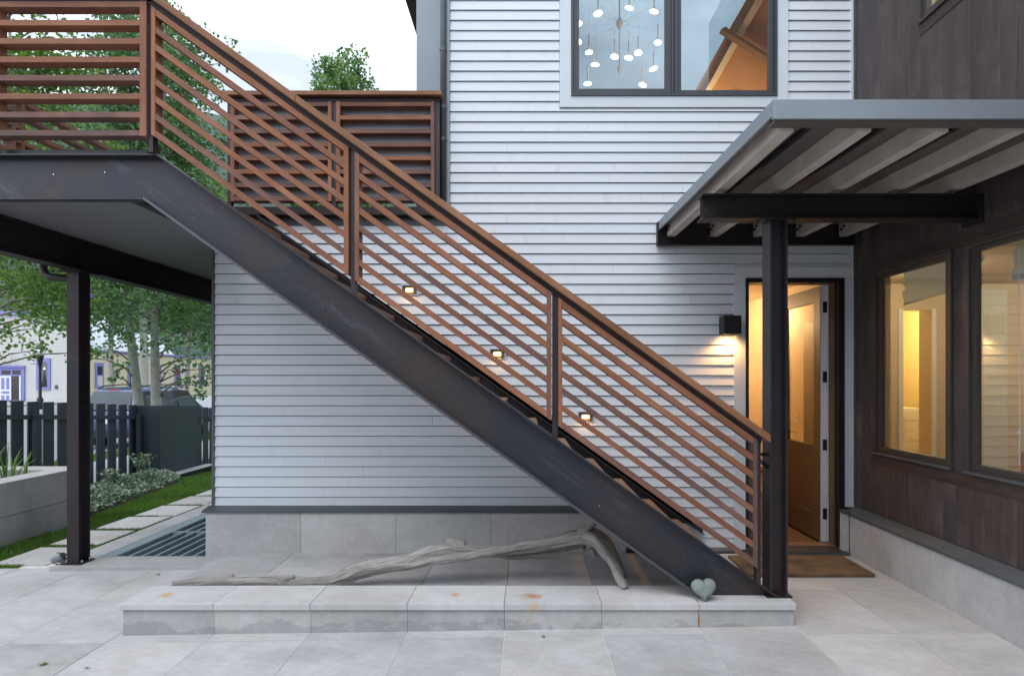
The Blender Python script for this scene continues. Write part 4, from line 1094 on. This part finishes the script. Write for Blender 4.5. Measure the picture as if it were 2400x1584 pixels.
kn = [(535, 1362, 294, .022), (545, 1354, 294, .013), (542, 1345, 294, .008)]
limb(dwb, [dp3(a, b_, c) for a, b_, c, r_ in kn], [r_ for *_, r_ in kn], 4, 10, 20)
dw = dwb.build('driftwood', M['drift'], smooth=True)
at_ = dw.data.attributes.new('grain', 'FLOAT_VECTOR', 'POINT')
for i_, g_ in enumerate(GRAIN): at_.data[i_].vector = g_
dw; tag(dw, 'long forked grey driftwood branch lying on the stone platform', 'driftwood')

# ================================================================== LEFT GARDEN
gr = thing('window_well_grate', 'blue grey metal grate over the window well beside the plinth', 'grate')
gx0, gx1, gy0, gy1, gzt = -4.23, pj[0]-.004, 5.835, 9.3, -.058
q = MB(); q.box(gx0, gx0+.14, gy0, gy1, gzt-.05, gzt); q.box(gx0+.14, gx1, gy0, gy0+.035, gzt-.05, gzt); q.box(gx0+.14, gx1, 6.80, 6.835, gzt-.05, gzt); q.box(gx0+.14, gx1, gy1-.03, gy1, gzt-.05, gzt)
q.build('frame', M['grate'], gr)
xx = gx0+.25
while xx < gx1-.01:
    box('bar', M['grate'], gr, xx, xx+.030, gy0+.0355, 6.7995, gzt-.05, gzt-.002); box('bar', M['grate'], gr, xx, xx+.030, 6.8355, gy1-.0305, gzt-.05, gzt-.002); xx += .128
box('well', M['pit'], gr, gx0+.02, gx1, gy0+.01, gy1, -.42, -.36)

ltc = thing('cable', 'looped black cable beside the ground light at the steel column', 'cable')
b = MB(); cxx, cyy = PX(121, 246), PY(246)
for s_ in range(2):
    pts = [(cxx+.085-.05*math.cos(a)-s_*.02+.03, cyy-.03*s_+.01*math.sin(a*2), -.005+.055*math.sin(a)+.01*s_) for a in [R(d_) for d_ in range(60, 310, 16)]]
    b.tube(pts, .005, 6)
b.build('loop', M['black'], ltc, True)
gl = MB().tube([(PX(125, 246), PY(246), PZ(1313, 246)), (PX(146, 246), PY(246)+.01, PZ(1303, 246))], [.036, .038], 14).build('ground_light', M['zinc'], smooth=False)
tag(gl, 'small grey cylinder ground light leaning at the foot of the steel column', 'light')

pla = thing('concrete_planter', 'grey cast concrete planter box with leafy iris at far left', 'planter')
XPl = -5.63; pzt = .585
q = MB(); q.box(XPl-.30, XPl, 2.4, 7.57, .22, pzt); q.box(-9, XPl-.30, 7.25, 7.57, .22, pzt); 
q.build('rim', M['concrete'], pla)
q = MB(); q.box(XPl-.30, XPl-.004, 2.4, 7.566, -.4, .214); q.box(-9, XPl-.30, 7.25, 7.566, -.4, .214); q.build('footing', M['concrete'], pla)
box('soil', M['soil'], pla, -9, XPl-.3, 2.4, 7.25, -.2, .46)
ir = thing('iris_plant', 'upright green iris leaves growing from the concrete planter', 'plant')
b = MB(); rr = random.Random(12)
for i in range(34):
    x = -6.22+rr.uniform(-.24, .16); y = 7.0+rr.uniform(-.2, .2); h = rr.uniform(.28, .52); l = rr.uniform(-.22, .22); l2 = rr.uniform(-.1, .1); wd = .011
    p = [(x, y, .46), (x+l*.3, y+l2*.3, .46+h*.6), (x+l, y+l2, .46+h)]
    b.v += [(p[0][0]-wd, p[0][1], p[0][2]), (p[0][0]+wd, p[0][1], p[0][2]), (p[1][0]+wd, p[1][1], p[1][2]), (p[1][0]-wd, p[1][1], p[1][2]), p[2]]
    m = len(b.v); b.f += [(m-5, m-4, m-3, m-2), (m-2, m-3, m-1)]
b.build('foliage', M['blade'], ir, normals=False)

# fence
fen = thing('garden_fence', 'charcoal wide picket fence between garden and street', 'fence')
XF = -7.6
yy = 6.4
while yy < 20:
    zt = 1.38-.066*(yy-8.66); zb = gz(-7, yy)-.06
    if not (11.35 < yy < 12.9):
        box('picket', M['dark_fence'], fen, XF-.022, XF, yy, yy+.205, zb-.05, zt)
    yy += .287
segs_ = [(6.4, 8.9), (8.9, 11.45), (12.85, 15.4), (15.4, 20)]
for a, b_ in segs_:
    for off in (.20,):
        za, zb = 1.38-.066*(a-8.66)-off, 1.38-.066*(b_-8.66)-off
        MB().add([(XF+.001, a, za-.07), (XF+.045, a, za-.07), (XF+.045, b_, zb-.07), (XF+.001, b_, zb-.07), (XF+.001, a, za), (XF+.045, a, za), (XF+.045, b_, zb), (XF+.001, b_, zb)],
             [(0, 3, 2, 1), (4, 5, 6, 7), (0, 1, 5, 4), (1, 2, 6, 5), (2, 3, 7, 6), (3, 0, 4, 7)]).build('rail', M['dark_fence'], fen)
for yp in (9.0, 11.38, 15.3):
    box('post', M['dark_fence'], fen, XF+.046, XF+.12, yp, yp+.09, -.3, 1.38-.066*(yp-8.66)-.19)
ub = thing('utility_box', 'charcoal sheet metal enclosure set against the picket fence', 'enclosure')
q = MB().add([(-7.62, 11.5, -.3), (-7.17, 11.5, -.3), (-7.17, 12.8, -.3), (-7.62, 12.8, -.3), (-7.62, 11.5, 1.19), (-7.17, 11.5, 1.19), (-7.17, 12.8, 1.12), (-7.62, 12.8, 1.12)],
        [(0, 3, 2, 1), (4, 5, 6, 7), (0, 1, 5, 4), (1, 2, 6, 5), (2, 3, 7, 6), (3, 0, 4, 7)]).build('body', M['dark_fence'], ub)
box('side_flange', M['dark_fence'], ub, -7.168, -7.150, 11.50, 11.53, -.15, 1.0)
box('base', M['concrete'], ub, -7.165, -6.85, 11.3, 13.2, -.3, -.185)
box('edging', M['black'], ub, -6.849, -6.82, 11.3, 13.2, -.3, -.17)

# ================================================================== VEGETATION
def leaf_disc(b, c, r_, rr):
    n = Vector((rr.gauss(0, 1), rr.gauss(0, 1), rr.gauss(0, 1)+.3)).normalized()
    u = n.orthogonal().normalized(); v = n.cross(u)
    a0 = rr.uniform(0, 6.28); m = len(b.v)
    for k in range(5):
        a = a0+k*2*math.pi/5; q = r_*(1.15 if k == 0 else .95)
        b.v.append(tuple(c+u*math.cos(a)*q+v*math.sin(a)*q))
    b.f.append((m, m+1, m+2, m+3, m+4))
def crown(name, mat, parent, clusters, leaf_r, per, rr, spread=1.0):
    b = MB()
    for (c, cr_) in clusters:
        for _ in range(int(per*cr_*cr_*4)+28):
            d = Vector((rr.gauss(0, 1), rr.gauss(0, 1), rr.gauss(0, 1)))
            d = d.normalized()*cr_*rr.random()**.45*spread; d.z *= .8
            leaf_disc(b, c+d, leaf_r*rr.uniform(.7, 1.25), rr)
    return b.build(name, mat, parent, normals=False)
def tree(name, label, base, top, r0, seed, mat, leaf_r, z_lo, z_hi, spread, nb=26, per=60, group='aspens beyond the fence', extra=(), cl=(.28, .6)):
    rr = random.Random(seed); t_ = thing(name, label, 'tree', group)
    base = Vector(base); top = Vector(top); b = MB()
    N = 9; pts = []
    for i in range(N):
        f = i/(N-1); p = base.lerp(top, f); p.x += .10*math.sin(f*5+seed); p.y += .10*math.cos(f*4+seed); pts.append(p)
    b.tube(pts, [r0*(1-.85*i/(N-1))*(1.25 if i == 0 else 1) for i in range(N)], 10)
    b.build('trunk', M['bark'], t_, True)
    cls = []; br = MB()
    H = top.z-base.z
    for i in range(nb):
        zf = (z_lo+(z_hi-z_lo)*(i+rr.random())/nb-base.z)/H
        zf = min(.99, max(.1, zf)); p = base.lerp(top, zf); a = rr.uniform(0, 6.28)
        ln = spread*(1-.55*max(0, (zf-.3)/.7))*rr.uniform(.45, 1.05)
        e_ = p+Vector((math.cos(a)*ln, math.sin(a)*ln, ln*rr.uniform(.05, .6)))
        mid = p.lerp(e_, .5)+Vector((0, 0, .12*ln))
        br.tube([p, mid, e_], [r0*.22, r0*.13, .008], 5, False)
        for k in range(rr.randint(2, 4)):
            f = rr.uniform(.45, 1.1); c = p.lerp(e_, f)+Vector((rr.uniform(-.3, .3), rr.uniform(-.3, .3), rr.uniform(-.35, .25)))
            cls.append((c, rr.uniform(*cl)))
    for e_ in extra:
        c, r_ = Vector(e_[0]), e_[1]; cls.append((c, r_))
        p = base.lerp(top, min(.95, max(.05, (c.z-.3-base.z)/H))); br.tube([p, p.lerp(c, .5)+Vector((0, 0, .1)), c], [r0*.2, r0*.12, .008], 5, False)
    br.build('branches', M['twig'], t_, normals=False)['kind'] = 'stuff'
    crown('crown', mat, t_, cls, leaf_r, per, rr)
    return t_
tree('aspen_tree', 'aspen with white trunk leaning left behind the charcoal enclosure', (-9.02, 13.7, -.3), (-9.95, 13.9, 10.4), .12, 1, M['leaf_blue'], .036, 2.5, 10.0, 2.4, 46, 95,
     extra=[((-9.7, 13.5, 2.4), .35), ((-10.1, 13.3, 2.2), .3), ((-9.2, 13.2, 1.75), .16), ((-9.0, 13.1, 2.0), .2), ((-8.3, 13.6, 10.2), .3), ((-7.75, 13.6, 9.75), .42), ((-7.45, 13.6, 9.45), .38), ((-7.0, 13.6, 9.3), .40), ((-7.7, 13.6, 8.9), .5), ((-6.9, 13.6, 9.0), .22), ((-7.9, 13.6, 9.2), .4), ((-7.3, 13.6, 8.3), .42), ((-6.95, 13.7, 7.2), .4), ((-6.9, 13.7, 6.2), .4)])
tree('aspen_tree', 'aspen with straight white trunk, middle of the three behind the enclosure', (-8.62, 13.7, -.3), (-8.95, 14.6, 10.5), .105, 2, M['leaf'], .036, 3.0, 10.3, 2.2, 42, 95)
tree('aspen_tree', 'thickest straight white aspen trunk, rightmost of the three behind the enclosure', (-8.38, 13.5, -.3), (-8.5, 13.6, 9.8), .115, 3, M['leaf_blue'], .036, 2.9, 9.6, 2.2, 44, 95,
     extra=[((-7.95, 13.2, 2.5), .3), ((-7.7, 13.4, 2.15), .3), ((-7.4, 13.6, 1.95), .28), ((-7.3, 13.6, 2.9), .4), ((-7.9, 13.8, 3.1), .45), ((-7.7, 13.3, 1.65), .22), ((-7.95, 13.3, 1.95), .25), ((-7.35, 13.2, 1.6), .24), ((-7.55, 13.5, 2.6), .35), ((-7.15, 13.7, 2.3), .35), ((-7.05, 13.4, 1.8), .25), ((-7.3, 13.2, 1.35), .16)])
tree('broadleaf_tree', 'bright green tree hanging over the fence at the far left', (-9.9, 10.6, -.3), (-9.6, 10.9, 8.6), .12, 4, M['leaf_lime'], .036, 2.6, 8.4, 2.2, 34, 100, 'trees along the street',
     extra=[((-8.7, 10.4, 2.6), .45), ((-8.3, 10.6, 2.75), .4), ((-9.2, 10.3, 2.5), .4), ((-8.1, 10.8, 3.1), .45), ((-8.9, 10.8, 3.2), .5), ((-9.3, 10.2, 2.1), .25), ((-8.5, 10.2, 2.2), .22), ((-7.9, 10.7, 2.2), .18)])
tree('poplar_tree', 'tall green tree showing its top above the roof deck railing', (-7.9, 25, -.4), (-7.7, 25, 15.6), .2, 16, M['leaf'], .06, 6, 15.0, 2.3, 52, 46, 'trees along the street', cl=(.3, .7), extra=[((-7.85, 25, 15.5), .3), ((-7.7, 25, 15.0), .5), ((-7.4, 25, 14.4), .5), ((-8.05, 25, 14.3), .5), ((-7.75, 25, 13.7), .8), ((-8.3, 25, 13.6), .6), ((-7.2, 25, 13.6), .6), ((-8.6, 25, 14.1), .3), ((-6.75, 25, 14.3), .4), ((-6.6, 25, 13.8), .45), ((-7.1, 25, 14.8), .3)])
k = 0
for (x, y, h, s_, lb) in ((-17, 26, 13, 3.6, 'dense green tree beyond the parked cars'), (-24, 34, 12, 4, 'broad tree in front of the cream building'), (-12.5, 36, 13, 4.2, 'green tree far down the street'), (-23.6, 41, 12, 4.6, 'rounded green tree rising behind the white truck'), (-45, 66, 15, 5.5, 'leafy tree rising behind the ridge of the metal roof'),
                      (-21, 60, 14, 5, 'tall tree behind the pale metal roof'), (-52, 72, 18, 6.5, 'large tree behind the cream building'), (-33, 80, 18, 6.5, 'large tree at the far end of the street')):
    tree('street_tree', lb, (x, y, -.4), (x+.3, y, h), .2, 20+k, M['leaf_blue'] if k % 2 else M['leaf'], .09+.0009*y, 4.2 if y < 50 else 2, h-.3, s_, 34, 20 if y < 50 else 10, 'trees along the street', cl=(.6, 1.3)); k += 1

# shrubs below the fence
sh = thing('ground_cover', 'low silvery green shrub mass on soil before the fence', 'shrub')
b = MB(); rr = random.Random(31)
for i in range(11000):
    y = rr.uniform(7.3, 11.35); xc = -6.45-.22*(y-8.3); x = xc+rr.uniform(-.62, .5)
    hh = (.23+.15*noise.noise(Vector((x*2.4, y*2.4, 0))))*max(0, 1-((x-xc)/.62)**2)
    if hh < .02: continue
    z = gz(x, y)+hh*rr.random()**.35
    leaf_disc(b, Vector((x, y, z)), rr.uniform(.013, .026), rr)
b.build('foliage', M['leaf_silver'], sh, normals=False)
for (x, y, h) in ((-6.95, 10.6, .50), (-6.75, 10.3, .60), (-6.8, 9.6, .42)):
    zb = gz(x, y); b = MB()
    for k in range(5):
        ax = rr.uniform(-.12, .12); b.tube([(x, y, zb), (x+ax, y+ax*.5, zb+h*rr.uniform(.8, 1))], .004, 4, False)
        for _ in range(26): leaf_disc(b, Vector((x+ax*1.0+rr.gauss(0, .05), y+rr.gauss(0, .05), zb+h*rr.uniform(.75, 1.03))), .022, rr)
    b.build('shoot', M['leaf_silver'], sh, normals=False)
so = MB(); vs_ = []; fs = []
for j in range(13):
    for i in range(9):
        y = 7.25+j*.335; x = -6.45-.22*(y-8.3)-.85+i*.185; f = max(0, 1-abs((i-4)/4.2)**2)
        vs_.append((x, y, gz(x, y)-.045+.10*f+.02*noise.noise(Vector((x*6, y*6, 0)))))
for j in range(12):
    for i in range(8): a = j*9+i; fs.append((a, a+1, a+10, a+9))
structure(so.add(vs_, fs).build('soil', M['soil'], smooth=True, normals=False))
# hanging flowers
fl = thing('hanging_flowers', 'small purple hanging flowers beside the steel column', 'flowers')
b = MB(); rr = random.Random(8)
for (px, py, r_) in ((198, 676, .035), (203, 680, .035), (203, 690, .03), (206, 697, .03)):
    c = Vector((PX(px+3, 160), PY(160), PZ(py, 160)))
    for _ in range(14): leaf_disc(b, c+Vector((rr.gauss(0, r_*.5), rr.gauss(0, r_*.5), rr.gauss(0, r_*.5))), .02, rr)
b.build('petals', M['flower'], fl, normals=False)
c = Vector((PX(196, 160), PY(160)+.02, PZ(672, 160)))
MB().tube([c, c+Vector((0, 0, 1.2))], .004, 5).build('hanger', M['black'], fl)

# ================================================================== STREET THINGS
def suv():
    s_ = thing('parked_car', 'dark blue estate car with roof rails parked behind the aspens', 'car')
    def J(x, y, z): return (-12.15+x, 17.0+y, -.32+z)   # x across (-.92..+.92), y forward
    # body: cross-sections along y: (y, halfwidth low, z sill, z belt, z roof, halfwidth roof)
    secs = [(0, .80, .45, 1.02, 1.06, .70), (.05, .90, .32, 1.06, 1.10, .76), (.35, .94, .30, 1.08, 1.70, .64), (.75, .95, .30, 1.08, 1.78, .66), (2.2, .95, .30, 1.07, 1.80, .68), (2.9, .95, .30, 1.06, 1.66, .66), (3.55, .94, .30, 1.04, 1.12, .76), (4.4, .90, .32, .95, 1.0, .70), (4.7, .78, .4, .75, .8, .6)]
    vs_ = []; fs = []
    for (y, wl_, zs, zb, zr, wr) in secs:
        vs_ += [J(-wl_+.06, y, zs), J(-wl_, y, zs+.2), J(-wl_+.02, y, zb), J(-wr, y, zr-.06), J(-wr+.12, y, zr), J(wr-.12, y, zr), J(wr, y, zr-.06), J(wl_-.02, y, zb), J(wl_, y, zs+.2), J(wl_-.06, y, zs)]
    n_ = 10
    for i in range(len(secs)-1):
        for k in range(n_-1): a = i*n_+k; fs.append((a, a+1, a+n_+1, a+n_))
        fs.append((i*n_+n_-1, i*n_, (i+1)*n_, (i+1)*n_+n_-1))
    fs.append(tuple(range(n_-1, -1, -1))); fs.append(tuple((len(secs)-1)*n_+k for k in range(n_)))
    o = MB().add(vs_, fs).build('body', M['car'], s_, True)
    bv = o.modifiers.new('bevel', 'BEVEL'); bv.width = .03; bv.segments = 2; bv.limit_method = 'ANGLE'; bv.angle_limit = R(25)
    # rear window, slightly proud of the tailgate slope
    MB().add([J(-.70, .055, 1.14), J(.70, .055, 1.14), J(.56, .335, 1.655), J(-.56, .335, 1.655), J(-.70, .02, 1.14), J(.70, .02, 1.14), J(.56, .30, 1.665), J(-.56, .30, 1.665)],
        [(4, 5, 6, 7), (0, 3, 2, 1), (0, 1, 5, 4), (1, 2, 6, 5), (2, 3, 7, 6), (3, 0, 4, 7)]).build('rear_window', M['car_glass'], s_)
    MB().add([J(.90, .33, 1.08), J(.90, 3.25, 1.08), J(.715, 2.80, 1.66), J(.715, .56, 1.66), J(.938, .33, 1.08), J(.938, 3.25, 1.08), J(.735, 2.80, 1.66), J(.735, .56, 1.66)],
        [(4, 5, 6, 7), (0, 3, 2, 1), (0, 1, 5, 4), (1, 2, 6, 5), (2, 3, 7, 6), (3, 0, 4, 7)]).build('window_seal', M['black'], s_)
    def sg(y0, y1, y2, y3, zlo, zhi):
        MB().add([J(.90, y0, zlo), J(.90, y1, zlo), J(.715, y2, zhi), J(.715, y3, zhi), J(.945, y0, zlo), J(.945, y1, zlo), J(.745, y2, zhi), J(.745, y3, zhi)],
          [(4, 5, 6, 7), (0, 3, 2, 1), (0, 1, 5, 4), (1, 2, 6, 5), (2, 3, 7, 6), (3, 0, 4, 7)]).build('side_window', M['car_glass'], s_)
    sg(.40, 1.05, 1.10, .62, 1.12, 1.62); sg(1.14, 1.95, 1.95, 1.18, 1.12, 1.64); sg(2.04, 3.1, 2.72, 2.04, 1.12, 1.60)
    box('brake_light', M['red_lens'], s_, -12.32, -11.98, 17.28, 17.31, 1.375, 1.41)
    for sx in (-1, 1):
        box('tail_light', M['red_lens'], s_, -12.15+sx*.84-.06, -12.15+sx*.84+.06, 16.985, 17.03, .45, .72)
        MB().tube([J(sx*.60, .55, 1.74), J(sx*.60, .75, 1.82), J(sx*.62, 1.6, 1.86), J(sx*.62, 2.5, 1.84), J(sx*.62, 2.7, 1.74)], .02, 6).build('roof_rail', M['black'], s_)
    box('bumper', M['black'], s_, -13.02, -11.28, 16.92, 17.08, .02, .22)
    box('number_plate', M['white'], s_, -12.3, -12.0, 16.975, 16.99, .42, .56)
    for sx in (-.82, .82):
        for y in (.95, 3.75):
            wo = MB().tube([J(sx-.12, y, .34), J(sx+.12, y, .34)], .34, 18).build('wheel', M['tyre'], s_)
            MB().tube([J(sx+.121*(1 if sx > 0 else -1), y, .34), J(sx+.13*(1 if sx > 0 else -1), y, .34)], .2, 14).build('rim', M['chrome'], wo)
suv()
def pickup():
    s_ = thing('parked_truck', 'white pickup truck parked far behind the blue car', 'truck')
    x0, y0, z0 = -17.9, 30.0, -.32
    pr = [(0, .5), (0, 1.15), (1.9, 1.15), (2.05, 1.85), (3.5, 1.85), (4.1, 1.2), (5.3, 1.1), (5.4, .5)]
    MB().prism([(x0+a, z0+b_) for a, b_ in pr], y0, y0+1.9).build('body', M['car_white'], s_)
    MB().prism([(x0+2.15, z0+1.2), (x0+2.25, z0+1.75), (x0+2.85, z0+1.75), (x0+2.85, z0+1.2)], y0-.01, y0+.002).build('side_window', M['car_glass'], s_)
    MB().prism([(x0+2.95, z0+1.2), (x0+2.95, z0+1.75), (x0+3.4, z0+1.75), (x0+3.95, z0+1.2)], y0-.01, y0+.002).build('side_window', M['car_glass'], s_)
    box('handle', M['black'], s_, x0+2.75, x0+2.9, y0-.02, y0-.002, z0+1.02, z0+1.06)
    for a in (1.0, 4.5): MB().tube([(x0+a, y0-.02, z0+.4), (x0+a, y0+.25, z0+.4)], .4, 18).build('wheel', M['tyre'], s_)
pickup()
lp = thing('street_lamp', 'black ornamental street lamp with glass globe before the off white facade', 'street lamp')
KL = 34.5; lx, ly = PX(94, KL), PY(KL)
zt = PZ(813, KL)
MB().lathe([(.26, -.3), (.26, -.1), (.15, .1), (.20, .35), (.10, .5), (.075, 2.4), (.085, 2.5), (.16, 3.0), (.22, 3.28), (.22, 3.32)], lx, ly).build('pole', M['black'], lp, True)
MB().lathe([(.20, 3.325), (.30, 3.55), (.29, 3.72), (.25, 3.74)], lx, ly).build('globe', glass_mat('lamp glass', (.85, .87, .9), .25), lp, True)
MB().lathe([(.31, 3.745), (.30, 3.78), (.22, 3.9), (.12, 4.02), (.03, 4.06), (.02, zt)], lx, ly).build('finial', M['black'], lp, True)
MB().tube([(lx-.05, ly, PZ(853, KL)), (lx-.68, ly, PZ(853, KL))], .02, 6).build('bracket', M['black'], lp)

# ---- cream building across the street
cb = thing('cream_building', 'cream clapboard building with periwinkle trim and pale metal roof across the street', 'building')
FY = 50.0; CXr = -38.7; EZ = 4.2
K5 = PY(FY)
zf = PZ(738, K5)
def fx(p): return PX(p, K5)
def fz(p): return PZ(p, K5)
box('front_wall', M['offwhite'], cb, -60, CXr, FY, FY+2.0, -.3, zf)
# lap boards of the street front joined as geometry
b = MB(); z = -.2
while z < zf-.1:
    for (a, c) in ((-60, fx(0)), (fx(60), fx(87)), (fx(120), CXr)) if z < fz(860) else (((-60, fx(87)), (fx(120), CXr)) if z < fz(840) else ((-60, CXr),)):
        if z < fz(860) and z+.15 > fz(860): pass
        b.prism([(FY-.045, z), (FY-.01, z+.15), (FY, z+.15), (FY, z)], a, c, 'x')
    z += .155
o = b.build('clapboards', M['offwhite'], cb); o['kind'] = 'stuff'
box('cornice', M['purple'], cb, -60, CXr+.15, FY-.25, FY+2.1, zf, zf+.32)
# door with transom
box('door_frame', M['purple'], cb, fx(-3), fx(60), FY-.14, FY-.002, -.1, fz(858))
box('door_head', M['purple'], cb, fx(-6), fx(62), FY-.26, FY-.141, fz(861), fz(857))
dd = box('door', M['white'], cb, fx(5), fx(30.5), FY-.2, FY-.142, -.05, fz(881))
for (a, c, zz0, zz1) in ((8, 15.5, 912, 885), (19.5, 26.5, 912, 885), (8.5, 26.5, 922, 916.5), (8, 15.5, 945, 926), (19.5, 26.5, 945, 926)):
    box('door_panel', M['purple'], dd, fx(a), fx(c), FY-.215, FY-.2005, fz(zz0), fz(zz1))
box('doorway', M['dark_glass'], cb, fx(30.6), fx(49.5), FY-.16, FY-.1405, -.05, fz(881))
box('door_post', M['white'], cb, fx(49.7), fx(53), FY-.2, FY-.1415, -.05, fz(881))
for a, c in ((7, 28), (32, 52)): box('transom', M['dark_glass'], cb, fx(a), fx(c), FY-.155, FY-.1405, fz(877.5), fz(867.5))
wf_ = box('window', M['purple'], cb, fx(87), fx(119.5), FY-.12, FY-.002, fz(913), fz(839))
box('pane', M['car_glass'], wf_, fx(93.5), fx(113), FY-.135, FY-.1205, fz(907), fz(848.5))
bt = MB().prism([(fx(99.5), fz(906)), (fx(113), fz(906)), (fx(112), fz(893)), (fx(109), fz(877)), (fx(108), fz(866)), (fx(106.5), fz(866)), (fx(105.5), fz(877)), (fx(103.5), fz(890))], FY-.15, FY-.136)
bt.build('bottle_display', M['black'], wf_)
MB().prism([(fx(106), fz(865.5)), (fx(108.5), fz(865.5)), (fx(107.6), fz(861))], FY-.15, FY-.136).build('candle_flame', M['lamp_emit'], wf_)
box('notice', M['zinc_dark'], cb, fx(130), fx(136.5), FY-.1, FY-.05, fz(911), fz(902))
# antlers over the door
an = thing('antlers', 'pale antlers mounted over the periwinkle door', 'antlers')
MB().tube([(fx(29), FY-.3, fz(854)), (fx(34), FY-.35, fz(850)), (fx(37.5), FY-.4, fz(843)), (fx(35), FY-.4, fz(833)), (fx(30), FY-.4, fz(828))], .05, 5).tube([(fx(25), FY-.3, fz(854)), (fx(16), FY-.35, fz(850)), (fx(8), FY-.4, fz(847)), (fx(3), FY-.4, fz(841))], .05, 5).tube([(fx(37.5), FY-.4, fz(843)), (fx(33), FY-.4, fz(840))], .035, 5).build('antler', M['rafter'], an)
# long side wall and roof
YS1 = 82
b = MB(); b.box(-48, CXr-.05, FY+2.0, YS1, -.3, EZ); b.build('side_wall', M['cream'], cb)
b = MB(); z = -.2
while z < EZ-.1: b.prism([(CXr+.045, z), (CXr+.01, z+.15), (CXr-.05, z+.15), (CXr-.05, z)], FY+.0, YS1, 'y'); z += .155
o = b.build('clapboards', M['cream'], cb); o['kind'] = 'stuff'
box('eave_trim', M['purple'], cb, CXr-.05, CXr+.22, FY+2.12, YS1, EZ-.02, EZ+.12)
MB().prism([(CXr+.35, EZ+.10), (-43, 8.6), (-43, 8.75), (CXr+.35, EZ+.22)], FY+2.12, 64, 'y').build('roof', M['metal_roof'], cb)
MB().prism([(-43.01, 8.6), (-48, EZ+.3), (-43.01, 8.75)], FY+2.12, 64, 'y').build('roof', M['metal_roof'], cb)
MB().prism([(CXr-.1, EZ+.12), (-43, 8.55), (-47.9, EZ+.12)], FY+2.2, FY+2.4, 'y').build('gable', M['cream'], cb)
for (pa, pb) in ((221, 240), (298, 312), (361, 376), (408, 421), (465, 477)):
    ya = -CXr*1380/(1234-pa); yb_ = -CXr*1380/(1234-pb); zt_ = CZ+.0385*-CXr; zb_ = CZ-.0205*-CXr
    wo = box('window', M['purple'], cb, CXr+.046, CXr+.14, ya, yb_, zb_, zt_)
    m_ = (zt_+zb_)/2; e_ = (yb_-ya)*.2
    box('pane', M['brick_red'] if pa > 290 else M['dark_glass'], wo, CXr+.141, CXr+.16, ya+e_, yb_-e_, m_+.06, zt_-.3)
    box('pane', M['wall_pale'] if pa < 290 else M['dark_glass'], wo, CXr+.141, CXr+.16, ya+e_, yb_-e_, zb_+.2, m_-.04)

# ================================================================== SMALL LITTER
def fallen(name, px, py, k_, label, mat, r_, seed):
    rr = random.Random(seed); X = PX(px, k_); Y = PY(k_); Z = gz(X)+.004; b = MB(); pts = []
    n_ = 9
    b.v.append((X, Y, Z+.006))
    for k in range(n_):
        a = 2*math.pi*k/n_; q = r_*(.7+.5*rr.random()); b.v.append((X+math.cos(a)*q*1.5, Y+math.sin(a)*q, Z+rr.uniform(0, .008)))
    for k in range(n_): b.f.append((0, 1+k, 1+(k+1) % n_))
    o = b.build(name, mat, normals=False); tag(o, label, 'leaf', 'fallen leaves on the patio')
def kat(py, X):   # scale of a ground point seen at image row py
    return (py-889)/(CZ-gz(X))
fallen('fallen_leaf', 103, 1557, kat(1557, -2.9), 'yellow green leaf fallen on the paving at lower left', M['leaf_lime'], .017, 1)
fallen('fallen_leaf', 370, 1345, kat(1345, -3), 'small yellow green leaf lying behind the bench end', M['leaf_lime'], .013, 2)
fallen('fallen_leaf', 204, 1566, kat(1566, -2.7), 'curled grey leaf fallen near the lower left joint', M['twig'], .010, 3)
kk = kat(1493, 0); 
pb = MB().lathe([(.004, gz(.1)+.001), (.012, gz(.1)+.004), (.011, gz(.1)+.011), (.004, gz(.1)+.015)], PX(1273, kk), PY(kk), 8).build('pebble', M['twig'], smooth=True); tag(pb, 'small brown pebble on the paving before the bench', 'pebble')

# ================================================================== UNSEEN HOUSE ADDED BEHIND THE CAMERA TO BLOCK LOW SKY LIGHT
nb_ = thing('sky_blocker_house', 'unseen grey brown board house added behind the camera to hold back low sky light', 'house')
box('wall', M['dark_boards'], nb_, -13, 9, -9.4, -9.0, -.4, 5.6)
box('roof', M['zinc_dark'], nb_, -13.4, 9.4, -14, -8.6, 5.601, 5.8)
for x_ in (-9, -4.5, 0, 4.5):
    wo = box('window', M['frame'], nb_, x_, x_+1.6, -8.999, -8.95, 1.2, 2.8); box('pane', M['dark_glass'], wo, x_+.08, x_+1.52, -8.949, -8.94, 1.28, 2.72)
